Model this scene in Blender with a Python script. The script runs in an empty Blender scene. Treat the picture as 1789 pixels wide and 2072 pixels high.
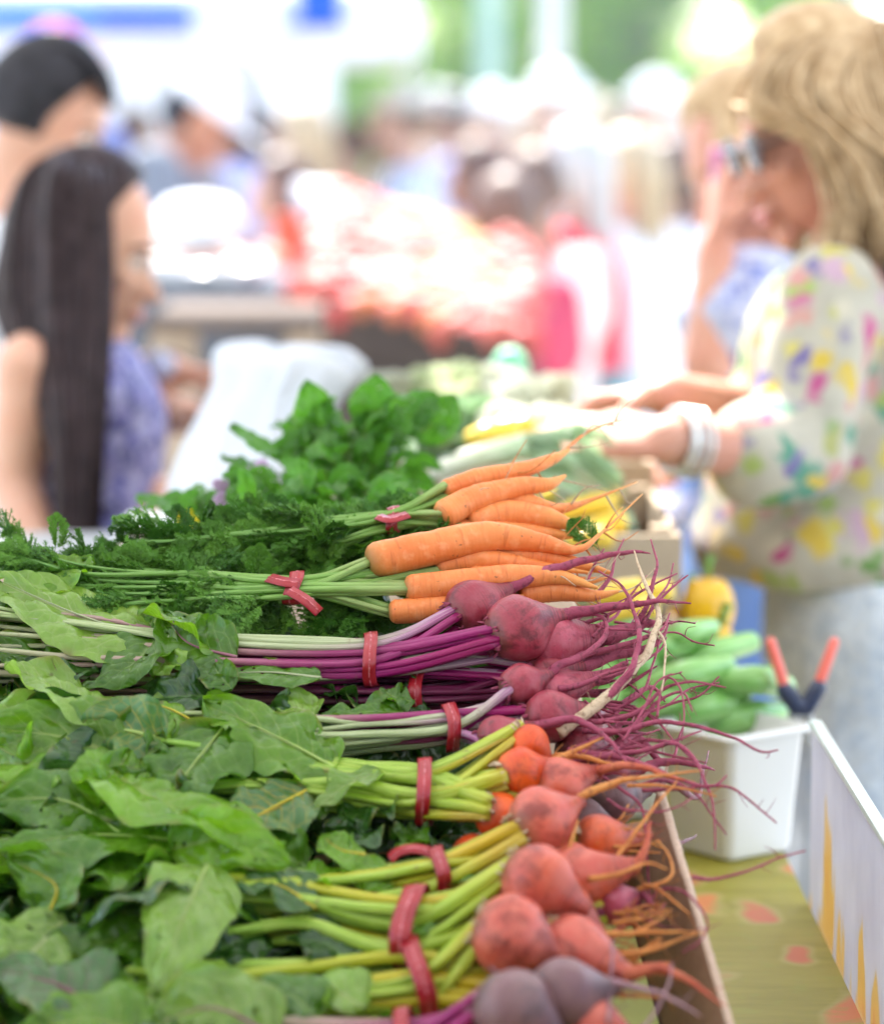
import bpy, math, random
from mathutils import Vector, Matrix, noise
R = math.radians
V = Vector
random.seed(7)
sc = bpy.context.scene

# ------------------------------------------------------------------ camera
PITCH = math.atan(796.0 / 6223.0)
CP, SP = math.cos(PITCH), math.sin(PITCH)
CAM = V((0, 0, 1.5))
F = 6223.0
cd = bpy.data.cameras.new('camera')
cam = bpy.data.objects.new('camera', cd)
sc.collection.objects.link(cam)
cam.location = CAM
cam.rotation_euler = (R(90) - PITCH, 0, 0)
cd.sensor_fit = 'HORIZONTAL'
cd.sensor_width = 24.0
cd.lens = F / 1789.0 * 24.0
cd.clip_start = 0.05
cd.clip_end = 600
cd.dof.use_dof = True
cd.dof.focus_distance = 2.40
cd.dof.aperture_fstop = 2.3
cd.dof.aperture_blades = 0
sc.camera = cam

# ------------------------------------------------------------------ world, sun, exposure
SUN_EL, SUN_AZ = R(52), R(-14)      # azimuth measured from +Y towards +X
w = bpy.data.worlds.new('World')
sc.world = w
w.use_nodes = True
nt = w.node_tree
bg = nt.nodes['Background']
sky = nt.nodes.new('ShaderNodeTexSky')
sky.sky_type = 'NISHITA'
sky.sun_disc = False
sky.sun_elevation = SUN_EL
sky.sun_rotation = SUN_AZ
sky.air_density = 1.0
sky.dust_density = 1.0
sky.ozone_density = 1.0
nt.links.new(sky.outputs[0], bg.inputs[0])
bg.inputs[1].default_value = 0.15
sd = bpy.data.lights.new('sun', 'SUN')
sd.energy = 4.2
sd.angle = R(0.53)
sd.color = (1.0, 0.955, 0.88)
sun = bpy.data.objects.new('sun', sd)
sc.collection.objects.link(sun)
sdir = V((math.sin(SUN_AZ) * math.cos(SUN_EL), math.cos(SUN_AZ) * math.cos(SUN_EL), math.sin(SUN_EL)))
sun.rotation_euler = sdir.to_track_quat('Z', 'Y').to_euler()
sun.location = (0, 6, 12)
vs = sc.view_settings
vs.view_transform = 'Standard'
vs.look = 'None'
vs.gamma = 1.0
vs.use_curve_mapping = False
vs.exposure = 2.4
sc.cycles.use_denoising = True
sc.cycles.max_bounces = 8
sc.cycles.diffuse_bounces = 4
sc.cycles.glossy_bounces = 3
sc.cycles.transmission_bounces = 4
sc.cycles.transparent_max_bounces = 6
sc.cycles.sample_clamp_indirect = 6.0
sc.cycles.caustics_reflective = False
sc.cycles.caustics_refractive = False
sc.cycles.volume_bounces = 0

# ------------------------------------------------------------------ placement helpers
# measured positions in the photograph are turned into points on real planes of the place
def ray(px, py):
    x = (px - 894.5) / F
    y = -(py - 1036) / F
    return V((x, CP + y * SP, -SP + y * CP))
def P(px, py, d):                     # at camera depth d
    return CAM + ray(px, py) * d
O = P(894.5, 1300, 2.40)
_S = (O - P(894.5, 2000, 2.11)).normalized()
S = V((0, _S.y, _S.z)).normalized()   # up the sloped display
N = V((0, -S.z, S.y))                 # its normal
X = V((1, 0, 0))
PX = 2.4 / F                          # metres per photo pixel in the focal plane
def Q(px, py, n=0.0):                 # on the sloped display, n pixels above it
    r = ray(px, py)
    return CAM + r * ((O + N * (n * PX) - CAM).dot(N) / r.dot(N))
def T(px, py, z):                     # on the horizontal plane z
    r = ray(px, py)
    return CAM + r * ((z - CAM.z) / r.z)
def zt(py, d):
    return P(894, py, d).z

# ------------------------------------------------------------------ mesh helpers
class G:
    def __init__(s):
        s.v = []; s.f = []; s.uv = []       # uv per vertex
    def add(s, vs, fs, uvs=None):
        o = len(s.v)
        s.v += [tuple(a) for a in vs]
        s.f += [tuple(i + o for i in f) for f in fs]
        s.uv += uvs if uvs else [(0, 0)] * len(vs)
    def tube(s, pts, rad, sides=8, ribs=0, ribamp=0.0, flat=1.0, cap=True, up=None, vscale=1.0, rough=0.0, seed=0.0):
        n = len(pts)
        fr = []
        t0 = (pts[1] - pts[0]).normalized()
        u = up if up is not None else (V((0, 0, 1)) if abs(t0.z) < .9 else V((1, 0, 0)))
        u = (u - t0 * u.dot(t0)).normalized()
        vs = []; uv = []; fs = []
        for i in range(n):
            t = (pts[min(i + 1, n - 1)] - pts[max(i - 1, 0)])
            t = t.normalized() if t.length > 1e-9 else t0
            u = (u - t * u.dot(t))
            u = u.normalized() if u.length > 1e-6 else t.orthogonal().normalized()
            b = t.cross(u)
            r = rad[i] if isinstance(rad, (list, tuple)) else rad
            for k in range(sides + 1):
                a = 2 * math.pi * k / sides
                rr = r * (1 + (ribamp * math.cos(ribs * a) if ribs else 0))
                if rough:
                    p0 = pts[i] + (u * math.cos(a) + b * math.sin(a)) * r
                    rr *= 1 + rough * noise.noise(p0 * (0.9 / max(r, 1e-4)) + V((seed, 0, 0)))
                vs.append(pts[i] + u * (math.cos(a) * rr * flat) + b * (math.sin(a) * rr))
                uv.append((k / sides, i / (n - 1) * vscale))
        w_ = sides + 1
        for i in range(n - 1):
            for k in range(sides):
                fs.append((i * w_ + k, i * w_ + k + 1, (i + 1) * w_ + k + 1, (i + 1) * w_ + k))
        if cap:
            for e, i in ((0, 0), (1, n - 1)):
                c = len(vs)
                vs.append(pts[i]); uv.append((.5, i / (n - 1) * vscale))
                for k in range(sides):
                    fs.append((c, i * w_ + k + 1, i * w_ + k) if e == 0 else (c, i * w_ + k, i * w_ + k + 1))
        s.add(vs, fs, uv)
    def capsule(s, p0, p1, r0, r1, sides=12, flat=1.0, up=None):
        ax = (p1 - p0); L = ax.length; ax = ax.normalized()
        pts = []; rad = []
        for a in (8, 30, 60): pts.append(p0 - ax * r0 * math.cos(R(a))); rad.append(r0 * math.sin(R(a)))
        m = 3
        for i in range(m + 1):
            t = i / m; pts.append(p0.lerp(p1, t)); rad.append(r0 + (r1 - r0) * t)
        for a in (60, 30, 8): pts.append(p1 + ax * r1 * math.cos(R(a))); rad.append(r1 * math.sin(R(a)))
        s.tube(pts, rad, sides, flat=flat, up=up)
    def chain(s, pts, rad, sides=12, flat=1.0, up=None):
        for i in range(len(pts) - 1):
            s.capsule(pts[i], pts[i + 1], rad[i], rad[i + 1], sides, flat, up)
    def ellipsoid(s, c, ax, ay, az, nu=20, nv=12, fn=None):
        vs = []; fs = []; uv = []
        for j in range(nv + 1):
            th = math.pi * j / nv
            for i in range(nu + 1):
                ph = 2 * math.pi * i / nu
                d = V((math.sin(th) * math.cos(ph), math.sin(th) * math.sin(ph), math.cos(th)))
                k = fn(d) if fn else d
                vs.append(c + ax * k.x + ay * k.y + az * k.z); uv.append((i / nu, j / nv))
        for j in range(nv):
            for i in range(nu):
                a = j * (nu + 1) + i
                fs.append((a, a + 1, a + nu + 2, a + nu + 1) if False else (a, a + nu + 1, a + nu + 2, a + 1))
        s.add(vs, fs, uv)
    def loft(s, rings, sides=28, noiseamp=0.0, nscale=20.0, fold=0.0, folds=9):
        # rings: (centre, vecA, vecB)
        vs = []; fs = []; uv = []
        n = len(rings)
        for i, (c, a_, b_) in enumerate(rings):
            for k in range(sides + 1):
                a = 2 * math.pi * k / sides
                m = 1.0
                if fold: m += fold * math.sin(folds * a + i * .35) * (0.4 + 0.6 * noise.noise(V((a, i * .3, 2))))
                p = c + a_ * (math.cos(a) * m) + b_ * (math.sin(a) * m)
                if noiseamp:
                    p = p + noise.noise_vector(V((math.cos(a), math.sin(a), 0)) * 1.3 + p * nscale) * noiseamp
                if k == sides: p = vs[i * (sides + 1)]
                vs.append(p); uv.append((k / sides, i / (n - 1)))
        w_ = sides + 1
        for i in range(n - 1):
            for k in range(sides):
                fs.append((i * w_ + k, i * w_ + k + 1, (i + 1) * w_ + k + 1, (i + 1) * w_ + k))
        for e, i in ((0, 0), (1, n - 1)):
            c = len(vs); vs.append(rings[i][0]); uv.append((.5, i / (n - 1)))
            for k in range(sides):
                fs.append((c, i * w_ + k + 1, i * w_ + k) if e == 0 else (c, i * w_ + k, i * w_ + k + 1))
        s.add(vs, fs, uv)
    def box(s, c, hx, hy, hz, ux=V((1, 0, 0)), uy=V((0, 1, 0)), uz=V((0, 0, 1)), bevel=0.0):
        vs = [c + ux * (hx * a) + uy * (hy * b) + uz * (hz * d) for a in (-1, 1) for b in (-1, 1) for d in (-1, 1)]
        uvs = [(a, b) for a in (0, 1) for b in (0, 1) for d in (0, 1)]
        s.add(vs, [(0, 1, 3, 2), (4, 6, 7, 5), (0, 4, 5, 1), (2, 3, 7, 6), (0, 2, 6, 4), (1, 5, 7, 3)], uvs)
    def mesh(s, name, mat=None, smooth=True):
        me = bpy.data.meshes.new(name)
        me.from_pydata(s.v, [], s.f)
        ul = me.uv_layers.new(name='UVMap')
        li = [0] * len(me.loops)
        me.loops.foreach_get('vertex_index', li)
        buf = []
        for i in li: buf += s.uv[i]
        ul.data.foreach_set('uv', buf)
        if smooth: me.polygons.foreach_set('use_smooth', [True] * len(me.polygons))
        if mat: me.materials.append(mat)
        me.update()
        return me
    def build(s, name, mat=None, parent=None, smooth=True):
        return link(name, s.mesh(name, mat, smooth), parent)

def link(name, me, parent=None):
    o = bpy.data.objects.new(name, me)
    sc.collection.objects.link(o)
    if parent is not None:
        o.parent = parent
        par = parent; off = V(par.location)
        while par.parent is not None:
            par = par.parent; off = off + V(par.location)
        o.location = -off            # meshes are written in world space; things only ever move by location
        # only Empties carry a location, mesh parents sit at -root so their own offset cancels
    return o
def empty(name, loc, label, cat, group=None):
    o = bpy.data.objects.new(name, None)
    o.empty_display_size = .05
    sc.collection.objects.link(o)
    o.location = loc
    tag(o, label, cat, group)
    return o
def tag(o, label=None, cat=None, group=None, kind=None):
    if label: o['label'] = label
    if cat: o['category'] = cat
    if group: o['group'] = group
    if kind: o['kind'] = kind
    return o
def bevel(o, wd=.004, seg=2):
    m = o.modifiers.new('b', 'BEVEL'); m.width = wd; m.segments = seg; m.limit_method = 'ANGLE'
    return o
def catmull(pts, per=8):
    if len(pts) < 3:
        return [pts[0].lerp(pts[-1], i / per) for i in range(per + 1)]
    out = []
    q = [pts[0] * 2 - pts[1]] + list(pts) + [pts[-1] * 2 - pts[-2]]
    for i in range(1, len(q) - 2):
        a, b, c, d = q[i - 1], q[i], q[i + 1], q[i + 2]
        for k in range(per):
            t = k / per
            out.append(0.5 * ((2 * b) + (c - a) * t + (2 * a - 5 * b + 4 * c - d) * t * t + (3 * b - a - 3 * c + d) * t ** 3))
    out.append(pts[-1])
    return out
def lerplist(vals, n):
    m = len(vals)
    out = []
    for i in range(n):
        t = i / (n - 1) * (m - 1); k = min(int(t), m - 2); f = t - k
        out.append(vals[k] * (1 - f) + vals[k + 1] * f)
    return out
def jit(a): return random.uniform(-a, a)
# ------------------------------------------------------------------ materials
class Mat:
    def __init__(s, name, rough=.6, spec=.4):
        s.m = bpy.data.materials.new(name); s.m.use_nodes = True
        s.t = s.m.node_tree; s.b = s.t.nodes['Principled BSDF']
        s.b.inputs['Roughness'].default_value = rough
        s.b.inputs['Specular IOR Level'].default_value = spec
        s.out = s.t.nodes['Material Output']
    def n(s, kind, **kw):
        nd = s.t.nodes.new('ShaderNode' + kind)
        for k, v in kw.items():
            if k in ('operation', 'blend_type', 'data_type', 'feature', 'distance', 'noise_dimensions', 'wave_type', 'bands_direction', 'interpolation_type', 'clamp'):
                setattr(nd, k, v)
            elif k == 'ins':
                for kk, vv in v.items(): s.put(nd.inputs[kk], vv)
        return nd
    def put(s, sock, v):
        if hasattr(v, 'is_linked') or isinstance(v, bpy.types.NodeSocket): s.t.links.new(v, sock)
        else:
            if isinstance(v, (tuple, list)) and len(v) == 3 and sock.type == 'RGBA': v = (*v, 1)
            sock.default_value = v
    def mth(s, op, a, b=0.0, c=0.0, clamp=False):
        nd = s.t.nodes.new('ShaderNodeMath'); nd.operation = op; nd.use_clamp = clamp
        s.put(nd.inputs[0], a); s.put(nd.inputs[1], b); s.put(nd.inputs[2], c)
        return nd.outputs[0]
    def mix(s, f, a, b, blend='MIX'):
        nd = s.t.nodes.new('ShaderNodeMix'); nd.data_type = 'RGBA'; nd.blend_type = blend
        s.put(nd.inputs[0], f); s.put(nd.inputs[6], a); s.put(nd.inputs[7], b)
        return nd.outputs[2]
    def ramp(s, f, stops):
        nd = s.t.nodes.new('ShaderNodeValToRGB'); e = nd.color_ramp.elements
        while len(e) < len(stops): e.new(.5)
        for i, (p, c) in enumerate(stops):
            e[i].position = p; e[i].color = (*c, 1) if len(c) == 3 else c
        s.put(nd.inputs[0], f); return nd.outputs[0]
    def map(s, f, a, b, c=0.0, d=1.0):
        nd = s.t.nodes.new('ShaderNodeMapRange'); nd.clamp = True
        for i, v in enumerate((f, a, b, c, d)): s.put(nd.inputs[i], v)
        return nd.outputs[0]
    def co(s, which='Object'): return s.n('TexCoord').outputs[which]
    def uvs(s):
        x = s.n('SeparateXYZ'); s.put(x.inputs[0], s.co('UV')); return x.outputs[0], x.outputs[1]
    def noise(s, vec, scale, detail=4, rough=.55, dist=0.0):
        nd = s.n('TexNoise'); s.put(nd.inputs['Vector'], vec); nd.inputs['Scale'].default_value = scale
        nd.inputs['Detail'].default_value = detail; nd.inputs['Roughness'].default_value = rough; nd.inputs['Distortion'].default_value = dist
        return nd.outputs[0]
    def scalev(s, vec, sc_):
        nd = s.n('Mapping'); s.put(nd.inputs[0], vec); nd.inputs['Scale'].default_value = sc_; return nd.outputs[0]
    def bump(s, h, strength=.3, dist=.001):
        nd = s.n('Bump'); nd.inputs['Strength'].default_value = strength; nd.inputs['Distance'].default_value = dist
        s.put(nd.inputs['Height'], h); s.t.links.new(nd.outputs[0], s.b.inputs['Normal'])
    def color(s, c): s.put(s.b.inputs['Base Color'], c)
    def rnd(s): return s.n('ObjectInfo').outputs['Random']

MATS = {}
def simple(name, col, rough=.6, spec=.4, var=.25, scale=20, bump=.15, dist=.001, metal=0, trans=0.0):
    if name in MATS: return MATS[name]
    m = Mat(name, rough, spec)
    nz = m.noise(m.co(), scale, 5)
    m.color(m.mix(nz, tuple(c * (1 - var) for c in col), tuple(min(1, c * (1 + var)) for c in col)))
    m.bump(nz, bump, dist)
    m.b.inputs['Metallic'].default_value = metal
    if trans:
        tr = m.n('BsdfTranslucent'); m.put(tr.inputs[0], col)
        mx = m.n('MixShader'); mx.inputs[0].default_value = trans
        m.t.links.new(m.b.outputs[0], mx.inputs[1]); m.t.links.new(tr.outputs[0], mx.inputs[2])
        m.t.links.new(mx.outputs[0], m.out.inputs[0])
    MATS[name] = m.m
    return m.m
def objcolor(name, rough=.8, var=.2, scale=30, trans=0):
    m = Mat(name, rough, .3)
    oc = m.n('ObjectInfo').outputs['Color']
    nz = m.noise(m.co(), scale, 4)
    m.color(m.mix(m.map(nz, .3, .7, 0, var), oc, (0.02, .02, .02)))
    m.bump(m.noise(m.co(), 9, 3), .5, .01)
    return m.m

def leaf_mat(name, ca, cb, vein, gloss=.34, tr=.3):
    m = Mat(name, gloss, .4)
    u, v = m.uvs()
    wv = m.mth('ABSOLUTE', m.mth('SUBTRACT', u, .5))
    co = m.co()
    nz = m.noise(co, 26, 5, .6)
    rn = m.rnd()
    base = m.mix(m.map(nz, .3, .72), ca, cb)
    base = m.mix(m.mth('MULTIPLY', rn, .55), base, tuple(c * .42 for c in ca))
    # crinkled cells between the small veins
    vo = m.n('TexVoronoi', feature='DISTANCE_TO_EDGE'); m.put(vo.inputs['Vector'], co); vo.inputs['Scale'].default_value = 95
    cell = m.map(vo.outputs[0], 0, .12)
    wob = m.mth('MULTIPLY', m.mth('SUBTRACT', m.noise(co, 14, 2), .5), .22)
    sv = m.mth('ADD', m.mth('SUBTRACT', v, m.mth('MULTIPLY', wv, .62)), wob)
    tri = m.mth('ABSOLUTE', m.mth('SUBTRACT', m.mth('FRACT', m.mth('MULTIPLY', sv, 7.0)), .5))
    side = m.map(tri, .06, .0)
    side = m.mth('MULTIPLY', side, m.map(wv, .5, .02, .15, 1))
    mid = m.map(wv, m.map(v, 0, 1, .045, .012), .0)
    veins = m.mth('MAXIMUM', m.mth('MULTIPLY', side, .8), mid)
    col = m.mix(veins, base, vein)
    col = m.mix(m.mth('MULTIPLY', m.mth('SUBTRACT', 1.0, cell), .18), col, vein)
    spot = m.map(m.noise(co, 60, 2), .72, .76)
    col = m.mix(m.mth('MULTIPLY', spot, .7), col, (.10, .06, .02))
    edge = m.mth('MULTIPLY', m.map(wv, .44, .5), m.map(m.noise(co, 30, 2), .5, .62))
    col = m.mix(edge, col, (.22, .2, .05))
    m.color(col)
    m.put(m.b.inputs['Roughness'], m.map(m.noise(co, 18, 3), .3, .7, gloss - .08, gloss + .14))
    h = m.mth('ADD', m.mth('MULTIPLY', cell, .35), m.mth('MULTIPLY', m.map(tri, 0, .25), .5))
    h = m.mth('ADD', h, m.mth('MULTIPLY', m.map(wv, 0, .05), .5))
    m.b.inputs['Coat Weight'].default_value = .32; m.b.inputs['Coat Roughness'].default_value = .22
    m.bump(h, .6, .0011)
    tn = m.n('BsdfTranslucent'); m.put(tn.inputs[0], m.mix(.5, col, tuple(min(1, c * 2.2) for c in cb)))
    mx = m.n('MixShader'); mx.inputs[0].default_value = tr
    m.t.links.new(m.b.outputs[0], mx.inputs[1]); m.t.links.new(tn.outputs[0], mx.inputs[2])
    m.t.links.new(mx.outputs[0], m.out.inputs[0])
    return m.m

def stem_mat(name, stops, streak=(.8, .8, .7), amt=.25):
    m = Mat(name, .42, .36)
    u, v = m.uvs()
    rn = m.rnd()
    f = m.mth('ADD', v, m.mth('MULTIPLY', m.mth('SUBTRACT', rn, .5), .25))
    col = m.ramp(f, stops)
    cmb = m.n('CombineXYZ'); m.put(cmb.inputs[0], m.mth('MULTIPLY', u, 16)); m.put(cmb.inputs[1], m.mth('MULTIPLY', v, 5)); m.put(cmb.inputs[2], m.mth('MULTIPLY', rn, 9))
    st = m.noise(cmb.outputs[0], 1.6, 3)
    col = m.mix(m.mth('MULTIPLY', m.map(st, .45, .7), amt * 2), col, streak)
    col = m.mix(m.mth('MULTIPLY', m.map(st, .5, .25), .55), col, m.mix(.72, col, (0, 0, 0)))
    col = m.mix(m.map(m.noise(m.co(), 90, 3), .66, .74, 0, .5), col, (.16, .09, .05))
    m.color(col); m.bump(st, .45, .0009)
    return m.m

def bulb_mat(name, ca, cb, crown, blotch, dust, hot=None):
    m = Mat(name, .46, .42)
    u, v = m.uvs()
    co = m.co()
    n1 = m.noise(co, 30, 4, .6); n2 = m.noise(co, 95, 5, .65); n3 = m.noise(co, 330, 3, .6)
    col = m.mix(m.map(n1, .3, .7), ca, cb)
    if hot: col = m.mix(m.map(m.noise(co, 17, 2), .5, .66), col, hot)
    col = m.mix(m.map(n2, .42, .72, 0, .36), col, dust)
    col = m.mix(m.map(m.noise(co, 30, 6, .74, .5), .51, .63, 0, .75), col, blotch)
    # fine scratches that run round the root
    cmb = m.n('CombineXYZ'); m.put(cmb.inputs[0], m.mth('MULTIPLY', u, 3)); m.put(cmb.inputs[1], m.mth('MULTIPLY', v, 42)); m.put(cmb.inputs[2], m.rnd())
    ring = m.noise(cmb.outputs[0], 1.4, 4)
    col = m.mix(m.map(ring, .58, .68, 0, .45), col, blotch)
    col = m.mix(m.map(n3, .68, .74, 0, .8), col, tuple(c * .4 for c in blotch))
    vv = m.mth('ADD', v, m.mth('MULTIPLY', m.mth('SUBTRACT', n2, .5), .16))
    col = m.mix(m.map(vv, .24, .05, 0, .95), col, crown)
    col = m.mix(m.mth('MULTIPLY', m.map(vv, .62, .82), m.map(ring, .42, .58, .1, .75)), col, blotch)
    m.color(col)
    m.put(m.b.inputs['Roughness'], m.map(n2, .3, .7, .28, .56))
    h = m.mth('ADD', m.mth('MULTIPLY', n2, .6), m.mth('MULTIPLY', m.mth('ADD', n3, ring), .4))
    m.bump(h, .5, .0012)
    m.b.inputs['Subsurface Weight'].default_value = .12
    m.b.inputs['Subsurface Radius'].default_value = (.006, .002, .001)
    m.b.inputs['Subsurface Scale'].default_value = 1.0
    return m.m

def root_mat(name, ca, cb, dirt):
    m = Mat(name, .6, .35)
    u, v = m.uvs(); co = m.co()
    n1 = m.noise(co, 60, 4)
    col = m.mix(m.map(n1, .3, .7), ca, cb)
    col = m.mix(m.map(m.noise(co, 190, 4, .7), .52, .66, 0, .85), col, dirt)
    m.color(col); m.bump(m.noise(co, 420, 4, .7), .7, .0012)
    return m.m

def carrot_mat():
    m = Mat('carrot_skin', .5, .35)
    u, v = m.uvs(); co = m.co()
    n1 = m.noise(co, 24, 4)
    col = m.mix(m.map(n1, .3, .7), (.66, .155, .032), (.76, .25, .07))
    cmb = m.n('CombineXYZ'); m.put(cmb.inputs[0], m.mth('MULTIPLY', u, 2.2)); m.put(cmb.inputs[1], m.mth('MULTIPLY', v, 55)); m.put(cmb.inputs[2], m.mth('MULTIPLY', m.rnd(), 20))
    ring = m.noise(cmb.outputs[0], 1.0, 3)
    col = m.mix(m.map(ring, .58, .66, 0, .38), col, (.38, .07, .015))
    col = m.mix(m.map(m.noise(co, 120, 3), .52, .72, 0, .5), col, (.80, .36, .16))
    col = m.mix(m.map(m.noise(co, 210, 2), .69, .73, 0, .8), col, (.2, .07, .03))
    col = m.mix(m.map(m.mth('ADD', v, m.mth('MULTIPLY', m.mth('SUBTRACT', n1, .5), .06)), .07, .0), col, (.24, .15, .04))
    col = m.mix(m.map(v, .62, 1.0, 0, .7), col, (.68, .33, .08))
    m.color(col); m.bump(m.mth('ADD', ring, m.mth('MULTIPLY', m.noise(co, 260, 3), .3)), .5, .0012)
    m.b.inputs['Subsurface Weight'].default_value = .12
    m.b.inputs['Subsurface Radius'].default_value = (.006, .002, .001)
    m.b.inputs['Subsurface Scale'].default_value = 1.0
    return m.m

M_leaf = {
 'bright': leaf_mat('beet_leaf_bright_green', (.10, .25, .005), (.20, .40, .011), (.32, .42, .09), .26, .42),
 'pale': leaf_mat('beet_leaf_pale_green', (.17, .32, .03), (.27, .44, .06), (.40, .46, .18), .22, .35),
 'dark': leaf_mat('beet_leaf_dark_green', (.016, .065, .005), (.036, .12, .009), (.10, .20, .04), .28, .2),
 'mid': leaf_mat('beet_leaf_mid_green', (.048, .155, .005), (.115, .265, .011), (.22, .34, .07), .24, .36),
 'yellowvein': leaf_mat('leaf_with_yellow_veins', (.055, .17, .04), (.11, .23, .065), (.62, .42, .02), .4),
 'purplevein': leaf_mat('leaf_with_purple_veins', (.055, .15, .035), (.10, .21, .06), (.22, .04, .12), .36),
 'basil': leaf_mat('basil_leaf', (.036, .16, .008), (.10, .29, .02), (.16, .34, .06), .40, .42),
}
M_stem = {
 'purple': stem_mat('beet_stem_magenta', [(0, (.25, .002, .075)), (.18, (.24, .003, .10)), (.42, (.24, .025, .10)), (.62, (.34, .22, .18)), (1, (.36, .38, .20))], (.42, .10, .24), .09),
 'palepurple': stem_mat('beet_stem_pale', [(0, (.34, .03, .20)), (.14, (.36, .16, .27)), (.34, (.32, .36, .18)), (1, (.30, .38, .14))], (.50, .52, .36), .25),
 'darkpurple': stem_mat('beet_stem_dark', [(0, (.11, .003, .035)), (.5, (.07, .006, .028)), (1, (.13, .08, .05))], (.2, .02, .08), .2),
 'yellow': stem_mat('golden_beet_stem', [(0, (.44, .28, .012)), (.10, (.38, .38, .012)), (.25, (.26, .38, .02)), (1, (.17, .34, .03))], (.50, .54, .16), .25),
 'deepyellow': stem_mat('golden_beet_stem_deep', [(0, (.46, .28, .006)), (.35, (.36, .34, .006)), (1, (.20, .32, .02))], (.54, .50, .06), .2),
 'carrot': stem_mat('carrot_stem', [(0, (.26, .34, .10)), (.25, (.15, .30, .04)), (1, (.08, .22, .025))], (.38, .46, .2), .2),
}
M_bulb = {
 'purple': bulb_mat('purple_beet_skin', (.23, .014, .032), (.34, .034, .056), (.12, .05, .035), (.065, .006, .010), (.40, .13, .15)),
 'pinkpurple': bulb_mat('pink_beet_skin', (.36, .035, .065), (.44, .07, .11), (.16, .07, .05), (.14, .012, .03), (.5, .2, .24)),
 'orange': bulb_mat('orange_beet_skin', (.52, .035, .004), (.62, .075, .006), (.16, .05, .02), (.17, .012, .008), (.62, .17, .04), (.78, .11, .008)),
 'rose': bulb_mat('rose_beet_skin', (.43, .055, .036), (.57, .115, .075), (.20, .09, .04), (.15, .016, .012), (.52, .21, .14), (.58, .09, .02)),
 'grey': bulb_mat('dusty_purple_beet_skin', (.14, .06, .072), (.20, .10, .10), (.11, .08, .065), (.05, .03, .04), (.27, .17, .15)),
}
M_root = {
 'purple': root_mat('purple_root_skin', (.25, .030, .070), (.34, .065, .11), (.09, .015, .025)),
 'pale': root_mat('pale_root_skin', (.50, .36, .23), (.60, .46, .31), (.22, .12, .06)),
 'orange': root_mat('orange_root_skin', (.50, .15, .03), (.60, .25, .06), (.26, .07, .02)),
 'rose': root_mat('rose_root_skin', (.40, .06, .03), (.50, .13, .06), (.2, .03, .015)),
 'grey': root_mat('grey_root_skin', (.28, .14, .18), (.34, .2, .2), (.12, .06, .07)),
}
M_carrot = carrot_mat()

def tie_mat():
    m = Mat('red_twist_tie', .35, .5)
    u, v = m.uvs()
    co = m.co()
    col = m.mix(m.map(m.noise(co, 40, 4), .3, .7), (.25, .004, .010), (.35, .012, .020))
    a = m.mth('ABSOLUTE', m.mth('SUBTRACT', v, .5))
    col = m.mix(m.mth('MULTIPLY', m.map(a, .07, .02), m.map(m.noise(co, 300, 3), .45, .6)), col, (.66, .22, .25))
    col = m.mix(m.map(m.noise(co, 260, 4, .7), .66, .72, 0, .5), col, (.7, .35, .38))
    m.color(col)
    m.bump(m.mth('ADD', m.map(a, .1, 0), m.mth('MULTIPLY', m.noise(co, 70, 3), .5)), .5, .0015)
    return m.m
M_tie = tie_mat()

def cardboard():
    m = Mat('brown_cardboard', .85, .2)
    co = m.co()
    col = m.mix(m.map(m.noise(co, 160, 5, .7), .3, .7), (.30, .175, .115), (.40, .245, .165))
    col = m.mix(m.map(m.noise(co, 9, 4), .35, .7, 0, .35), col, (.22, .12, .08))
    m.color(col); m.bump(m.noise(co, 420, 4), .5, .0008)
    return m.m
M_card = cardboard()
M_cardedge = simple('cardboard_edge', (.52, .38, .29), .9, .2, .3, 300, .6, .002)

def cloth_print():
    m = Mat('yellow_green_print_cloth', .55, .4)
    co = m.co()
    n1 = m.noise(m.scalev(co, (6, 30, 1)), 1.5, 4)
    col = m.mix(m.map(n1, .3, .7), (.22, .19, .012), (.30, .255, .035))
    vo = m.n('TexVoronoi'); vo.voronoi_dimensions = '2D'; m.put(vo.inputs['Vector'], m.n('VectorMath', operation='ADD', ins={0: m.scalev(co, (13, 7.5, 1)), 1: m.n('TexNoise', ins={'Vector': co, 'Scale': 9.0}).outputs['Color']}).outputs[0]); vo.inputs['Scale'].default_value = 1.0; vo.inputs['Randomness'].default_value = .9
    d = vo.outputs['Distance']
    red = m.map(d, .20, .10, 0, .62)
    col = m.mix(m.map(d, .28, .2, 0, .3), col, (.50, .40, .18))
    sx = m.n('SeparateXYZ'); m.put(sx.inputs[0], vo.outputs['Color'])
    col = m.mix(red, col, m.mix(m.map(sx.outputs[0], .55, .6), (.55, .035, .05), (.66, .12, .04)))
    col = m.mix(m.map(m.noise(m.scalev(co, (40, 60, 1)), 1.0, 3), .58, .66, 0, .35), col, (.24, .26, .03))
    m.color(col); m.bump(n1, .1, .001)
    return m.m
M_cloth = cloth_print()

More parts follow.
